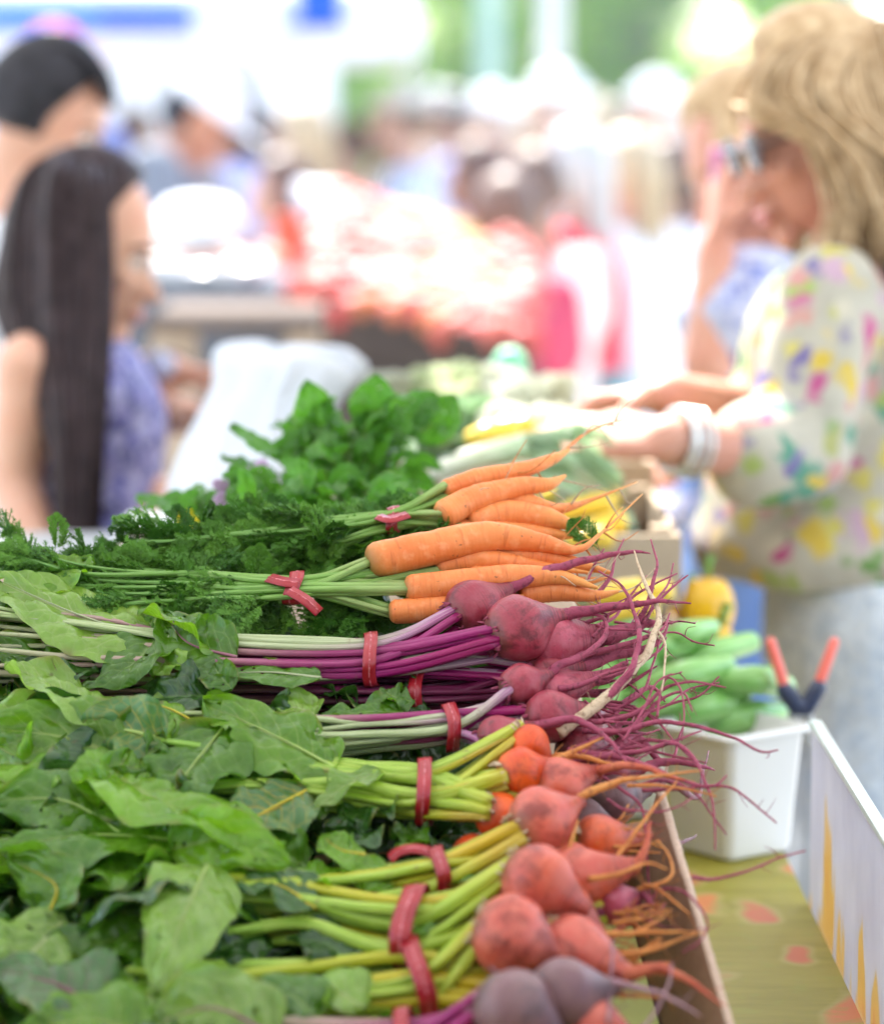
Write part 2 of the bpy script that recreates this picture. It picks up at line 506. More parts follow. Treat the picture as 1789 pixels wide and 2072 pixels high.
def flame_print():
    m = Mat('white_board_with_yellow_print', .3, .5)
    co = m.co()
    sx = m.n('SeparateXYZ'); m.put(sx.inputs[0], co)
    base = m.mix(m.map(m.noise(co, 12, 3), .3, .7), (.66, .64, .70), (.78, .76, .80))
    nz = m.noise(m.scalev(co, (1, 5.5, 2.2)), 1.6, 2, .5, 1.4)
    z = m.map(sx.outputs[2], .80, .95, .0, .30)
    f = m.mth('SUBTRACT', nz, z)
    col = m.mix(m.map(f, .44, .47), base, (.84, .62, .26))
    col = m.mix(m.map(f, .56, .62), col, (.80, .46, .20))
    m.color(col)
    t = m.n('BsdfTranslucent'); m.put(t.inputs[0], col)
    mx = m.n('MixShader'); mx.inputs[0].default_value = .5
    m.t.links.new(m.b.outputs[0], mx.inputs[1]); m.t.links.new(t.outputs[0], mx.inputs[2]); m.t.links.new(mx.outputs[0], m.out.inputs[0])
    return m.m

def floral(name, base, cols, scale, seedv=0.0, dens=.55):
    m = Mat(name, .75, .25)
    co = m.co()
    wv = m.n('VectorMath', operation='ADD')
    nz = m.n('TexNoise'); m.put(nz.inputs['Vector'], co); nz.inputs['Scale'].default_value = scale * .8
    sc_ = m.n('VectorMath', operation='SCALE'); m.put(sc_.inputs[0], nz.outputs['Color']); sc_.inputs['Scale'].default_value = 1.8 / scale
    m.put(wv.inputs[0], co); m.put(wv.inputs[1], sc_.outputs[0])
    vo = m.n('TexVoronoi'); m.put(vo.inputs['Vector'], wv.outputs[0]); vo.inputs['Scale'].default_value = scale
    sx = m.n('SeparateXYZ'); m.put(sx.inputs[0], vo.outputs['Color'])
    k = len(cols)
    stops = []
    for i, c in enumerate(cols):
        stops.append((i / k, c)); stops.append(((i + .97) / k, c))
    col = m.ramp(sx.outputs[0], stops)
    mask = m.mth('MULTIPLY', m.map(vo.outputs['Distance'], .66, .40, 0, .95), m.map(sx.outputs[1], dens + .02, dens - .02))
    shade = m.mix(m.map(m.noise(co, 14, 3), .35, .65), tuple(c * .8 for c in base), base)
    m.color(m.mix(mask, shade, col)); m.bump(m.noise(co, 12, 3), .6, .012)
    return m.m
M_floral = floral('floral_blouse_cloth', (.46, .43, .35), [(.42, .07, .20), (.12, .26, .06), (.56, .40, .05), (.14, .11, .28), (.48, .24, .22), (.28, .36, .09), (.08, .25, .17), (.50, .44, .10), (.45, .30, .38), (.50, .46, .36)], 32, dens=.80)
M_dress = floral('navy_white_dress_cloth', (.36, .35, .56), [(.05, .05, .19), (.10, .10, .34), (.03, .03, .12), (.16, .14, .36)], 55, dens=.92)
M_bluetop = floral('blue_white_top_cloth', (.50, .52, .66), [(.10, .13, .36), (.22, .26, .52), (.42, .45, .60)], 60, dens=.6)
M_jeans = floral('light_blue_denim', (.62, .67, .72), [(.40, .47, .56), (.62, .68, .74), (.48, .55, .64)], 90, dens=.7)

def skin(name, col):
    m = Mat(name, .5, .4)
    co = m.co()
    n = m.noise(co, 14, 3)
    m.color(m.mix(m.map(n, .3, .7), col, (col[0] * .95, col[1] * .78, col[2] * .74)))
    m.b.inputs['Subsurface Weight'].default_value = .15
    m.b.inputs['Subsurface Radius'].default_value = (.02, .008, .004)
    m.b.inputs['Subsurface Scale'].default_value = .6
    return m.m
M_skin_fair = skin('fair_skin', (.62, .38, .27))
M_skin_tan = skin('tan_skin', (.47, .24, .15))
M_skin_red = skin('sunny_skin', (.56, .30, .22))
M_skin_mid = skin('medium_skin', (.55, .33, .23))
M_crowdskin = objcolor('crowd_skin', .6, .1)
M_crowdcloth = objcolor('crowd_cloth', .85, .25)
def hairmat(name, ca, cb):
    m = Mat(name, .55, .16)
    u, v = m.uvs()
    n = m.noise(m.co(), 45, 3)
    m.color(m.mix(m.map(n, .35, .65), ca, cb)); m.bump(m.noise(m.co(), 200, 2), .4, .002)
    return m.m
M_blond = hairmat('blonde_hair', (.36, .235, .12), (.56, .41, .25))
M_dark = hairmat('dark_brown_hair', (.020, .012, .013), (.045, .028, .030))
M_black = hairmat('black_hair', (.012, .012, .014), (.035, .033, .04))
M_crowdhair = objcolor('crowd_hair', .5, .2, 60)

M_rib = {'palepurple': simple('pale_leaf_rib', (.34, .36, .20), .5), 'purple': simple('purple_leaf_rib', (.26, .10, .13), .5),
 'yellow': simple('lime_leaf_rib', (.30, .40, .10), .5), 'deepyellow': simple('yellow_leaf_rib', (.48, .38, .02), .5), 'darkpurple': simple('dark_leaf_rib', (.14, .03, .05), .5)}
# ------------------------------------------------------------------ ground, sky line
def ground():
    m = Mat('pale_paving', .85, .2)
    co = m.co()
    col = m.mix(m.map(m.noise(co, 3, 6), .3, .7), (.34, .33, .32), (.46, .45, .43))
    m.color(col); m.bump(m.noise(co, 60, 5), .3, .01)
    g = G(); g.v = [(-150, -20, 0), (150, -20, 0), (150, 200, 0), (-150, 200, 0)]; g.f = [(0, 1, 2, 3)]; g.uv = [(0, 0)] * 4
    o = g.build('ground', m.m, None, False); tag(o, kind='structure')
    m2 = Mat('lawn', .9, .2)
    m2.color(m2.mix(m2.noise(m2.co(), 2, 5), (.05, .10, .02), (.09, .15, .04)))
    g = G(); g.v = [(-150, 24, .02), (150, 24, .02), (150, 200, .02), (-150, 200, .02)]; g.f = [(0, 1, 2, 3)]; g.uv = [(0, 0)] * 4
    o = g.build('grass_field', m2.m, None, False); tag(o, kind='structure')
ground()

M_white = simple('white_canvas', (.80, .80, .80), .8, .2, .03, 4, .1)
def canvas(name, col, tr):
    m = Mat(name, .85, .2); m.color(col)
    t = m.n('BsdfTranslucent'); m.put(t.inputs[0], col)
    mx = m.n('MixShader'); mx.inputs[0].default_value = tr
    m.t.links.new(m.b.outputs[0], mx.inputs[1]); m.t.links.new(t.outputs[0], mx.inputs[2]); m.t.links.new(mx.outputs[0], m.out.inputs[0])
    return m.m
M_canopy = canvas('canopy_cloth', (.80, .80, .78), .22)
M_bluecloth = canvas('blue_canvas', (.03, .14, .62), .3)
M_lightblue = canvas('light_blue_canvas', (.10, .38, .80), .3)
M_metal = simple('white_painted_metal', (.72, .72, .72), .4, .5, .06, 30, .05)
M_greymetal = simple('grey_metal', (.45, .46, .46), .4, .5, .1, 30, .05, .001, .3)
M_wood = simple('weathered_wood', (.05, .036, .028), .85, .2, .35, 12, .4, .004)
M_lightwood = simple('light_wood', (.42, .33, .24), .85, .2, .25, 12, .4, .004)

# ------------------------------------------------------------------ market tents
def tent(x0, x1, y0, y1, z, peak, label, valance=.22, group=None, post=.022, legs=((0, 0), (1, 0), (0, 1), (1, 1)), top=None):
    r = empty('market_tent', ((x0 + x1) / 2, (y0 + y1) / 2, 0), label, 'tent', group)
    g = G()
    n = 10
    vs = []; fs = []
    for i in range(n + 1):
        for j in range(n + 1):
            a, b = i / n, j / n
            k = 1 - max(abs(a - .5), abs(b - .5)) * 2
            zz = z + (peak - z) * k ** .92
            vs.append((x0 + (x1 - x0) * a, y0 + (y1 - y0) * b, zz))
    for i in range(n):
        for j in range(n):
            q = i * (n + 1) + j
            fs.append((q, q + n + 1, q + n + 2, q + 1))
    g.add(vs, fs); g.build('canopy', top or M_canopy, r)
    for (a, b) in (((x0, y0), (x1, y0)), ((x1, y0), (x1, y1)), ((x1, y1), (x0, y1)), ((x0, y1), (x0, y0))):
        g = G(); vs = []; fs = []; m = 24
        for i in range(m + 1):
            t = i / m
            x = a[0] + (b[0] - a[0]) * t; y = a[1] + (b[1] - a[1]) * t
            wv = .012 * math.sin(t * 40)
            dx, dy = (b[1] - a[1]), -(b[0] - a[0]); L = math.hypot(dx, dy)
            vs += [(x, y, z), (x + wv * dx / L, y + wv * dy / L, z - valance * (.82 + .18 * abs(math.sin(t * math.pi * 6))))]
        for i in range(m): fs.append((2 * i, 2 * i + 1, 2 * i + 3, 2 * i + 2))
        g.add(vs, fs); g.build('valance', top or M_canopy, r)
    for (a, b) in legs:
        x = x0 + (x1 - x0) * a + (.04 if a == 0 else -.04); y = y0 + (y1 - y0) * b + (.04 if b == 0 else -.04)
        g = G(); g.box(V((x, y, z / 2)), post, post, z / 2); o = g.build('post', M_metal, r, False); bevel(o, .005)
    return r
tent(-3.3, .18, -1.6, 4.0, 2.45, 3.2, 'white market tent roof over the beet and carrot stall', group='white market tents', legs=((0, 0), (0, 1)))  # out of view; far edge shaped to keep direct sun off the stall
tent(-3.3, -.25, 4.08, 6.6, 2.45, 3.1, 'added unseen white tent roof shading the dark haired girl and the man behind her', group='white market tents', legs=((0, 1),))  # unseen roof added to shade these two, its edge bounding the sun slot
tent(.205, 3.4, -1.6, 5.2, 2.5, 3.2, 'added unseen white tent roof shading the blonde shopper in the floral blouse', group='white market tents', legs=((1, 0), (1, 1)))  # unseen roof added for shade; the gap beside it lets a sun strip in

st = bpy.data.objects['market_tent']
g = G(); vs = []; fs = []
for i in range(61):
    x = -3.25 + 3.4 * i / 60; y = -1.56 + .03 * math.sin(i * .9)
    vs += [(x, y, .05), (x, y, 2.44)]
for i in range(60): fs.append((2 * i, 2 * i + 2, 2 * i + 3, 2 * i + 1))
g.add(vs, fs); g.build('back_wall', simple('olive_grey_light_blocker', (.16, .17, .15), .9, .2, .1, 6, .1), st)  # unseen wall behind the camera, added to cut frontal fill light
rt_ = bpy.data.objects['market_tent.002']
g = G(); vs = []; fs = []
for i in range(61):
    x = .26 + 3.1 * i / 60; y = -1.56 + .03 * math.sin(i * .9)
    vs += [(x, y, .05), (x, y, 2.49)]
for i in range(60): fs.append((2 * i, 2 * i + 2, 2 * i + 3, 2 * i + 1))
g.add(vs, fs); g.build('back_wall', MATS['olive_grey_light_blocker'], rt_)  # same added light-blocking wall, continued under the right tent

# back tent with a white back wall and blue banners
bt = tent(-6.6, -.55, 13.2, 16.5, 2.55, 3.3, 'big white market tent with white back wall and blue banners behind the left stalls', legs=((0, 0), (1, 0)), post=.10, top=M_white)
g = G(); vs = []; fs = []
for i in range(61):
    t = i / 60; x = -6.6 + 6.1 * t
    y = 14.6 + .05 * math.sin(t * 75)
    vs += [(x, y, .9), (x, y, 2.6)]
for i in range(60): fs.append((2 * i, 2 * i + 2, 2 * i + 3, 2 * i + 1))
g.add(vs, fs); g.build('back_wall', M_white, bt)
def panel(px0, py0, px1, py1, d, mat, par, name='banner', th=.01):
    a, b = P(px0, py0, d), P(px1, py1, d)
    y = a.y
    g = G(); g.box(V(((a.x + b.x) / 2, y, (a.z + b.z) / 2)), abs(b.x - a.x) / 2, th, abs(a.z - b.z) / 2)
    return g.build(name, mat, par, False)
# second distant tent whose corner valance hangs near the trees
t3 = tent(-2.4, -.10, 10.2, 12.4, 1.92, 2.5, 'small white tent whose corner hangs in front of the green trees', top=M_white, legs=((1, 1), (0, 1)))
panel(-60, 12, 392, 60, 10.0, M_bluecloth, t3); panel(-60, 26, 200, 46, 9.95, M_lightblue, t3)
panel(566, 40, 700, 58, 10.0, M_bluecloth, t3)
panel(604, -60, 690, 39, 10.0, M_bluecloth, t3)
def pole(px, d, rad, h, label, mat):
    p = P(px, 240, d)
    r = empty('pole', (p.x, p.y, 0), label, 'pole')
    g = G(); g.tube([V((p.x, p.y, 0)), V((p.x, p.y, h * .5)), V((p.x, p.y, h))], [rad, rad * .9, rad * .75], 16)
    g.build('shaft', mat, r)
    g = G(); g.tube([V((p.x, p.y, 0)), V((p.x, p.y, .12)), V((p.x, p.y, .22))], [rad * 1.9, rad * 1.7, rad * 1.05], 16); g.build('base', mat, r)
pole(1117, 20, .085, 6.5, 'pale grey pole rising above the crowd right of the other pole', simple('pale_pole_paint', (.50, .50, .50), .6))
pole(992, 22, .10, 6.5, 'slim teal grey pole in front of the trees left of the pale pole', simple('teal_pole_paint', (.24, .36, .32), .6))

# ------------------------------------------------------------------ trees
M_bark = simple('tree_bark', (.10, .075, .055), .9, .2, .3, 20, .6, .01)
def tleaf(name, ca, cb):
    m = Mat(name, .6, .3); rn = m.noise(m.co(), .9, 4, .7)
    c = m.mix(m.map(rn, .3, .7), ca, cb); m.color(c)
    t = m.n('BsdfTranslucent'); m.put(t.inputs[0], m.mix(.5, c, cb))
    mx = m.n('MixShader'); mx.inputs[0].default_value = .6
    m.t.links.new(m.b.outputs[0], mx.inputs[1]); m.t.links.new(t.outputs[0], mx.inputs[2]); m.t.links.new(mx.outputs[0], m.out.inputs[0])
    return m.m
M_tl = [tleaf('tree_leaves_light', (.20, .42, .02), (.42, .62, .06)), tleaf('tree_leaves_mid', (.13, .30, .06), (.26, .44, .10))]
def crown_mesh(seed, H, W, nleaf):
    rd = random.Random(seed)
    g = G(); cl = []
    for i in range(34):
        a = rd.uniform(0, 6.28); rr = W * math.sqrt(rd.random()) * .85; z = rd.uniform(.16, 1) * H
        k = math.sin(math.pi * min(1, max(.08, z / H)) ** .8) ** .6
        cl.append((V((math.cos(a) * rr * k, math.sin(a) * rr * k, z)), rd.uniform(.5, 1.0) * W * .34))
    for i in range(nleaf):
        c, r = cl[rd.randrange(len(cl))]
        d = V((rd.gauss(0, 1), rd.gauss(0, 1), rd.gauss(0, 1))).normalized() * r * rd.random() ** .4
        p = c + d; s = rd.uniform(.07, .14)
        u = V((rd.gauss(0, 1), rd.gauss(0, 1), rd.gauss(0, .6))).normalized(); b = u.orthogonal().normalized()
        g.add([p - u * s, p + b * s * .5, p + u * s, p - b * s * .5], [(0, 1, 2, 3)])
    return g.mesh('tree_crown', M_tl[seed % 2], False)
def tree(x, y, h, label, me):
    r = empty('tree', (x, y, 0), label, 'tree', 'trees behind the market')
    o = bpy.data.objects.new('crown', me); sc.collection.objects.link(o); o.parent = r
    o.scale = (h / 6, h / 6, h / 6); o.rotation_euler.z = x * 1.7; 
    g = G(); b = V((x, y, 0))
    g.tube([b, b + V((.05, 0, h * .3)), b + V((.0, .1, h * .8))], [.2 * h / 6, .14 * h / 6, .04], 10)
    g.build('trunk', M_bark, r)
    for k in range(4):
        a = k * 1.6 + x; g = G(); s0 = b + V((0, 0, h * (.25 + .08 * k)))
        g.tube([s0, s0 + V((math.cos(a) * .5, math.sin(a) * .5, .4)) * h / 6, s0 + V((math.cos(a) * 1.3, math.sin(a) * 1.3, 1.1)) * h / 6], [.07 * h / 6, .05 * h / 6, .02], 8)
        g.build('limb', M_bark, r)
crowns = [crown_mesh(s, 6.0, 2.4, 9000) for s in (1, 2, 3, 4)]
tl = [(-3.5, 40, 7.5, 'broad green tree seen past the edge of the white tent'), (.3, 38, 7.6, 'light green tree standing behind the teal pole'),
      (2.6, 41, 7.2, 'bright green tree standing behind the pale pole'), (5.0, 46, 3.9, 'low green tree under the bright patch of sky'),
      (8.0, 45, 3.7, 'low rounded tree right of the bright patch of sky'), (3.0, 50, 4.6, 'small tree at the back between the tall ones'),
      (6.6, 52, 4.3, 'pale green tree behind the low ones'), (10.5, 44, 8.0, 'tall dark green tree behind the blonde shopper'),
      (12.4, 40, 7.4, 'tree at the far right edge of the photo'), (-1.5, 50, 7.0, 'tree far back behind the white tent corner')]
for i, (x, y, h, lb) in enumerate(tl): tree(x, y, h, lb, crowns[i % 4])
def hedge():
    rd = random.Random(5); g = G()
    for i in range(16000):
        p = V((rd.uniform(-14, 22), rd.uniform(53, 56), rd.random() ** .7 * 2.6)); s = rd.uniform(.1, .2)
        u = V((rd.gauss(0, 1), rd.gauss(0, 1), rd.gauss(0, .6))).normalized(); b = u.orthogonal().normalized()
        g.add([p - u * s, p + b * s * .6, p + u * s, p - b * s * .6], [(0, 1, 2, 3)])
    o = g.build('hedge_foliage', M_tl[1], None, False); tag(o, 'long green hedge running behind the trees', 'hedge', kind='stuff')
hedge()

# ------------------------------------------------------------------ stall table with cloth
TZ = .80
r = empty('stall_table', (-.4, 2.9, 0), 'long stall table under the yellow green printed cloth', 'table')
g = G(); g.box(V((-.42, 2.86, TZ - .02)), .735, 1.30, .018); bevel(g.build('table_top', M_lightwood, r, False))
for x in (-1.1, .26):
    for y in (1.65, 4.05):
        g = G(); g.box(V((x, y, .385)), .022, .022, .375); bevel(g.build('leg', M_greymetal, r, False), .004)
g = G(); nx, ny = 60, 90; vs = []; fs = []
for i in range(nx + 1):
    for j in range(ny + 1):
        x = -1.17 + 1.497 * i / nx; y = 1.55 + 2.6 * j / ny
        vs.append((x, y, TZ + .004 + .0012 * noise.noise(V((x * 9, y * 3, 0)))))
for i in range(nx):
    for j in range(ny):
        a = i * (ny + 1) + j; fs.append((a, a + ny + 1, a + ny + 2, a + 1))
g.add(vs, fs)
k = len(g.v); vs = []; fs = []
for i in range(nx + 1):
    x = -1.17 + 1.487 * i / nx; wv = .02 * math.sin(x * 30)
    vs += [(x, 1.55, TZ + .004), (x, 1.54 + wv * .3, .6), (x, 1.53 + wv, .4)]
for i in range(nx): fs += [(3 * i, 3 * i + 3, 3 * i + 4, 3 * i + 1), (3 * i + 1, 3 * i + 4, 3 * i + 5, 3 * i + 2)]
g.add(vs, fs)
tag(g.build('tablecloth', M_cloth), 'yellow green tablecloth printed with red and cream shapes beside the cardboard box', 'tablecloth')

# upright printed board along the right edge of the table
r = empty('side_board', (.33, 2.2, TZ), 'white board with yellow flame print standing along the right table edge', 'board')
g = G(); g.box(V((.331, 2.05, TZ + .083)), .003, .63, .083); g.build('board_panel', flame_print(), r, False)
g = G(); g.box(V((.331, 2.05, TZ + .1685)), .005, .632, .0025); g.build('edge_trim', simple('green_glass_edge', (.66, .74, .72), .2, .5, .05), r, False)

# sloped display under the bunches
BN = -300
r = empty('display_stand', Q(600, 1500, BN), 'sloped wooden display stand hidden under the heaped bunches', 'display stand')
def qx(x, s, n):   # slope frame point
    return V((x, 0, 0)) + V((0, O.y, O.z)) + S * s + N * n
g = G(); cen = qx(-.27, -.07, BN * PX - .012); g.box(cen, .385, .31, .010, X, S, N); bevel(g.build('display_board', M_lightwood, r, False))
for x in (-.62, .08):
    g = G(); lo = qx(x, -.37, BN * PX - .024); hi = qx(x, .22, BN * PX - .024)
    vs = [];
    for dx in (-.01, .01):
        vs += [V((x + dx, lo.y, lo.z)), V((x + dx, hi.y, hi.z)), V((x + dx, hi.y, TZ + .006)), V((x + dx, lo.y, TZ + .006))]
    g.add(vs, [(0, 1, 2, 3), (7, 6, 5, 4), (0, 4, 5, 1), (1, 5, 6, 2), (2, 6, 7, 3), (3, 7, 4, 0)])
    g.build('side_support', M_lightwood, r, False)

# cardboard box: right wall, back wall, floor and left wall
r = empty('cardboard_box', Q(1300, 1800, BN + 8), 'open brown cardboard box holding the beet bunches', 'box')
A = Q(1343, 1600, 0); B = Q(1482, 2066, 0); B = A + (B - A) * 1.5
dn = N * ((BN + 12) * PX) - X * .020
def slab(name, a, b, c, d, th, mat):      # quad extruded by th
    g = G(); nn = (b - a).cross(d - a).normalized() * th
    nu, nv = 40, 6; vs = []; fs = []
    for i in range(nu + 1):
        for j in range(nv + 1):
            p = a.lerp(b, i / nu).lerp(d.lerp(c, i / nu), j / nv)
            w_ = noise.noise(p * 14) * .0016
            p = p + nn.normalized() * w_
            if j == 0: p = p + N * noise.noise(p * 60) * .0008
            vs += [p, p + nn]
    W = (nv + 1) * 2
    for i in range(nu):
        for j in range(nv):
            k = i * W + j * 2
            fs += [(k, k + W, k + W + 2, k + 2), (k + 1, k + 3, k + W + 3, k + W + 1)]
    for i in range(nu):
        k = i * W; fs.append((k, k + 1, k + W + 1, k + W)); k = i * W + nv * 2; fs.append((k, k + W, k + W + 1, k + 1))
    for j in range(nv):
        k = j * 2; fs.append((k, k + 2, k + 3, k + 1)); k = nu * W + j * 2; fs.append((k, k + 1, k + 3, k + 2))
    g.add(vs, fs); return g.build(name, mat, r, False)
slab('side_wall', A, B, B + dn, A + dn, -.005, M_card)
dirn = (B - A).normalized()
g = G(); nn = (B - A).cross(dn).normalized()
pts = [A + dirn * t + N * .0004 + nn * -.0025 for t in lerplist([0, (B - A).length], 60)]
for i, p in enumerate(pts): pts[i] = p + N * noise.noise(p * 60) * .0008
g.tube(pts, .0030, 8, flat=.5, up=N, rough=.25); g.build('torn_rim', M_cardedge, r)
Wd = dirn.cross(N).normalized(); Wd = Wd if Wd.x < 0 else -Wd
C0 = A + Wd * .62; D0 = B + Wd * .62
slab('back_wall', C0 + N * -.035, A + N * -.035 , A + dn, C0 + dn, .005, M_card)
slab('side_wall', C0, D0, D0 + dn, C0 + dn, .005, M_card)
slab('front_wall', D0, B, B + dn, D0 + dn, -.005, M_card)
slab('box_floor', C0 + dn, A + dn, B + dn, D0 + dn, .004, M_card)
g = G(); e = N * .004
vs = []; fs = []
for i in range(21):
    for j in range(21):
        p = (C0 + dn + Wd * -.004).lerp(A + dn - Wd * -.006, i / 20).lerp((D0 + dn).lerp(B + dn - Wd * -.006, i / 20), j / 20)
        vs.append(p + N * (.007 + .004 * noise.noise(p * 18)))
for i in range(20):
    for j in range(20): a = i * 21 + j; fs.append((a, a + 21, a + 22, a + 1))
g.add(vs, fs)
tag(g.build('sun_tinted_liner', simple('sun_tint_yellow_green', (.78, .86, .30), .6, .3, .08, 25, .3, .004)), 'pale yellow green liner coloured like sunlit cloth on the floor of the cardboard box', 'paper')  # bright tint stands in for sunlight on the cloth showing there

# ------------------------------------------------------------------ air
hz = bpy.data.materials.new('hazy_air'); hz.use_nodes = True
for n_ in list(hz.node_tree.nodes):
    if n_.type != 'OUTPUT_MATERIAL': hz.node_tree.nodes.remove(n_)
pv = hz.node_tree.nodes.new('ShaderNodeVolumePrincipled'); pv.inputs['Color'].default_value = (.92, .96, 1, 1); pv.inputs['Density'].default_value = .0016; pv.inputs['Anisotropy'].default_value = .35
hz.node_tree.links.new(pv.outputs[0], hz.node_tree.nodes['Material Output'].inputs['Volume'])
g = G(); g.box(V((0, 90, 4.5)), 155, 115, 5.6); ho = g.build('haze', hz, None, False); tag(ho, kind='stuff'); ho.display_type = 'WIRE'
# ------------------------------------------------------------------ vegetable builders
def leaf(pts, wpx, mat, parent, twist=0.0, fold=.25, ruffle=.18, seed=0, curl=-.15, name='leaf', shape=0, petiole=0.0):
    """pts: base, middle(s), tip in world space; wpx: full width in metres"""
    rd = random.Random(seed)
    nv, nu = 40, 14
    mid = catmull(pts, 20); _m = len(mid) - 1
    mid = [mid[min(int(i * _m / nv), _m - 1)].lerp(mid[min(int(i * _m / nv), _m - 1) + 1], i * _m / nv - min(int(i * _m / nv), _m - 1)) for i in range(nv + 1)]
    L = sum((mid[i + 1] - mid[i]).length for i in range(nv))
    up0 = N.copy()
    t0 = (mid[-1] - mid[0]).normalized()
    up0 = (Matrix.Rotation(twist, 3, t0) @ up0)
    vs = []; uv = []; fs = []
    W = wpx / 2 * 1.3
    ph = rd.uniform(0, 6); f1 = rd.uniform(6.5, 9); f2 = rd.uniform(17, 25)
    for i in range(nv + 1):
        v = i / nv
        t = (mid[min(i + 1, nv)] - mid[max(i - 1, 0)]).normalized()
        up = (up0 - t * up0.dot(t)); up = up.normalized() if up.length > .05 else t.orthogonal().normalized()
        sd_ = t.cross(up)
        if shape == 0: wv = math.sin(math.pi * min(1, v ** .72)) ** .62 * (1 - .25 * v)
        elif shape == 1: wv = math.sin(math.pi * v ** .9) ** .8
        else: wv = (1 - v ** 3) * min(1, v * 9) ** .6
        for k in range(nu + 1):
            u = k / nu * 2 - 1; s_ = 1 if u > 0 else -1; au = abs(u)
            lob = 1 + .022 * math.sin(f1 * v * 2.2 + ph + s_) * au + .012 * math.sin(f2 * v * 1.9 + ph * 2 * s_) * au + .14 * noise.noise(V((v * 2.6, s_ * 3, seed))) * au + .03 * noise.noise(V((v * 17, s_ * 3, seed))) * au
            y = u * W * wv * lob
            z = fold * au * W * wv + curl * au * au * W * wv
            z += .75 * ruffle * W * (au ** 2.0) * math.sin(f1 * v * 1.7 + ph * s_ + 1.2 * s_) * min(1, wv * 2)
            z += .4 * ruffle * W * au ** 2 * math.sin(f1 * v * .9 + ph * 3) + .7 * ruffle * W * au * noise.noise(V((v * 5, u * 2, seed + 9)))
            z += W * .26 * noise.noise(V((v * 5, u * 2.4, seed * 1.7))) * min(1, au * 3)
            q = 7 * (v - .31 * au); z += W * .042 * math.cos(2 * math.pi * q) * min(1, au * 4) * (1 - au * .5)
            z -= W * .05 * math.exp(-(u / .1) ** 2)
            vs.append(mid[i] + sd_ * y + up * z); uv.append((k / nu, v))
    for i in range(nv):
        for k in range(nu):
            a = i * (nu + 1) + k
            if rd.random() < .006 and 2 < i < nv - 2: continue      # insect holes
            fs.append((a, a + 1, a + nu + 2, a + nu + 1))
    g = G(); g.add(vs, fs, uv)
    o = g.build(name, M_leaf[mat], parent)
    # raised midrib as part of the same leaf
    return o, mid

def rib(mid, r0, mat, parent, name='midrib'):
    g = G(); pts = [p - N * r0 * .1 for p in mid[:int(len(mid) * .92)]]
    g.tube(pts, lerplist([r0, r0 * .5, r0 * .06], len(pts)), 7); return g.build(name, mat, parent)

def bulb(c, toward, r, el=1.0, neck=.2, mat='purple', parent=None, seed=0, name='beet'):
    """round root: crown behind, narrowing to a neck; returns object, neck point, direction, neck radius"""
    ax = (toward - c).normalized()
    prof = []
    for a in range(0, 13):                       # crown side of the sphere
        th = math.pi * (.035 + .60 * a / 12)
        prof.append((-math.cos(th), math.sin(th)))
    x0, y0 = prof[-1]
    end = 1.25 + .45 * el
    for k in range(1, 11):
        t = k / 10
        x = x0 + (end - x0) * t
        y = y0 * (1 - t) ** 1.55 + neck * (1 - (1 - t) ** 1.55) + .10 * math.sin(math.pi * t) * (1 - t)
        prof.append((x * 1.0, y))
    sx = 1.0 * (.90 + .12 * el)
    u = ax.orthogonal().normalized(); b = ax.cross(u)
    vs = []; uv = []; fs = []; sides = 36
    n = len(prof)
    for i, (x, y) in enumerate(prof):
        for k in range(sides + 1):
            a = 2 * math.pi * k / sides
            d = u * math.cos(a) + b * math.sin(a)
            nn = noise.noise(V((math.cos(a) * 1.1 + seed * 3.1, math.sin(a) * 1.1, x * 1.1)))
            n2 = noise.noise(V((math.cos(a) * 3 + seed, math.sin(a) * 3, x * 3)))
            rr = y * (1 + .10 * nn + .025 * n2)
            if k == sides: rr = None
            p = c + ax * (x * r * sx) + d * ((rr or 0) * r)
            if k == sides: p = vs[i * (sides + 1)]
            vs.append(p); uv.append((k / sides, i / (n - 1)))
    for i in range(n - 1):
        for k in range(sides):
            q = i * (sides + 1) + k
            fs.append((q, q + 1, q + sides + 2, q + sides + 1))
    c0 = len(vs); vs.append(c - ax * r * sx * .96); uv.append((.5, 0))
    for k in range(sides): fs.append((c0, k + 1, k))
    g = G(); g.add(vs, fs, uv)
    o = g.build(name, M_bulb[mat], parent)
    return o, c + ax * (end * r * sx), ax, neck * r

def rootline(pts, r0, mat, parent, name='taproot', hairs=6, r1=.0006, rough=.22, power=1.0):
    p = catmull(pts, 9)
    n = len(p)
    p = [q + noise.noise_vector(q * 55) * r0 * .35 * min(1, i / 5) for i, q in enumerate(p)]
    rad = [max(r1, r0 * (1 - (i / (n - 1)) ** power * (1 - r1 / r0))) for i in range(n)]
    g = G(); g.tube(p, rad, 8, rough=rough, seed=r0 * 1e3)
    o = g.build(name, M_root[mat], parent)
    if hairs:
        h = G()
        for k in range(hairs):
            i = random.randrange(1, n - 1); a = p[i]
            d = V((random.gauss(0.4, 1), random.gauss(0, .7), random.gauss(0, 1))).normalized()
            ln = random.uniform(.004, .016)
            q = [a, a + d * ln * .5 + V((jit(.002), 0, jit(.002))), a + d * ln + V((.002, jit(.003), jit(.004)))]
            h.tube(catmull(q, 3), [.0005, .0004, .0004, .0003, .0003, .0002, .0002], 4)
        oo = h.build('fine_rootlets', M_root[mat], parent if o.parent.parent else o); 
        oo['kind'] = 'stuff'
        if oo.parent is not o: pass
    return o

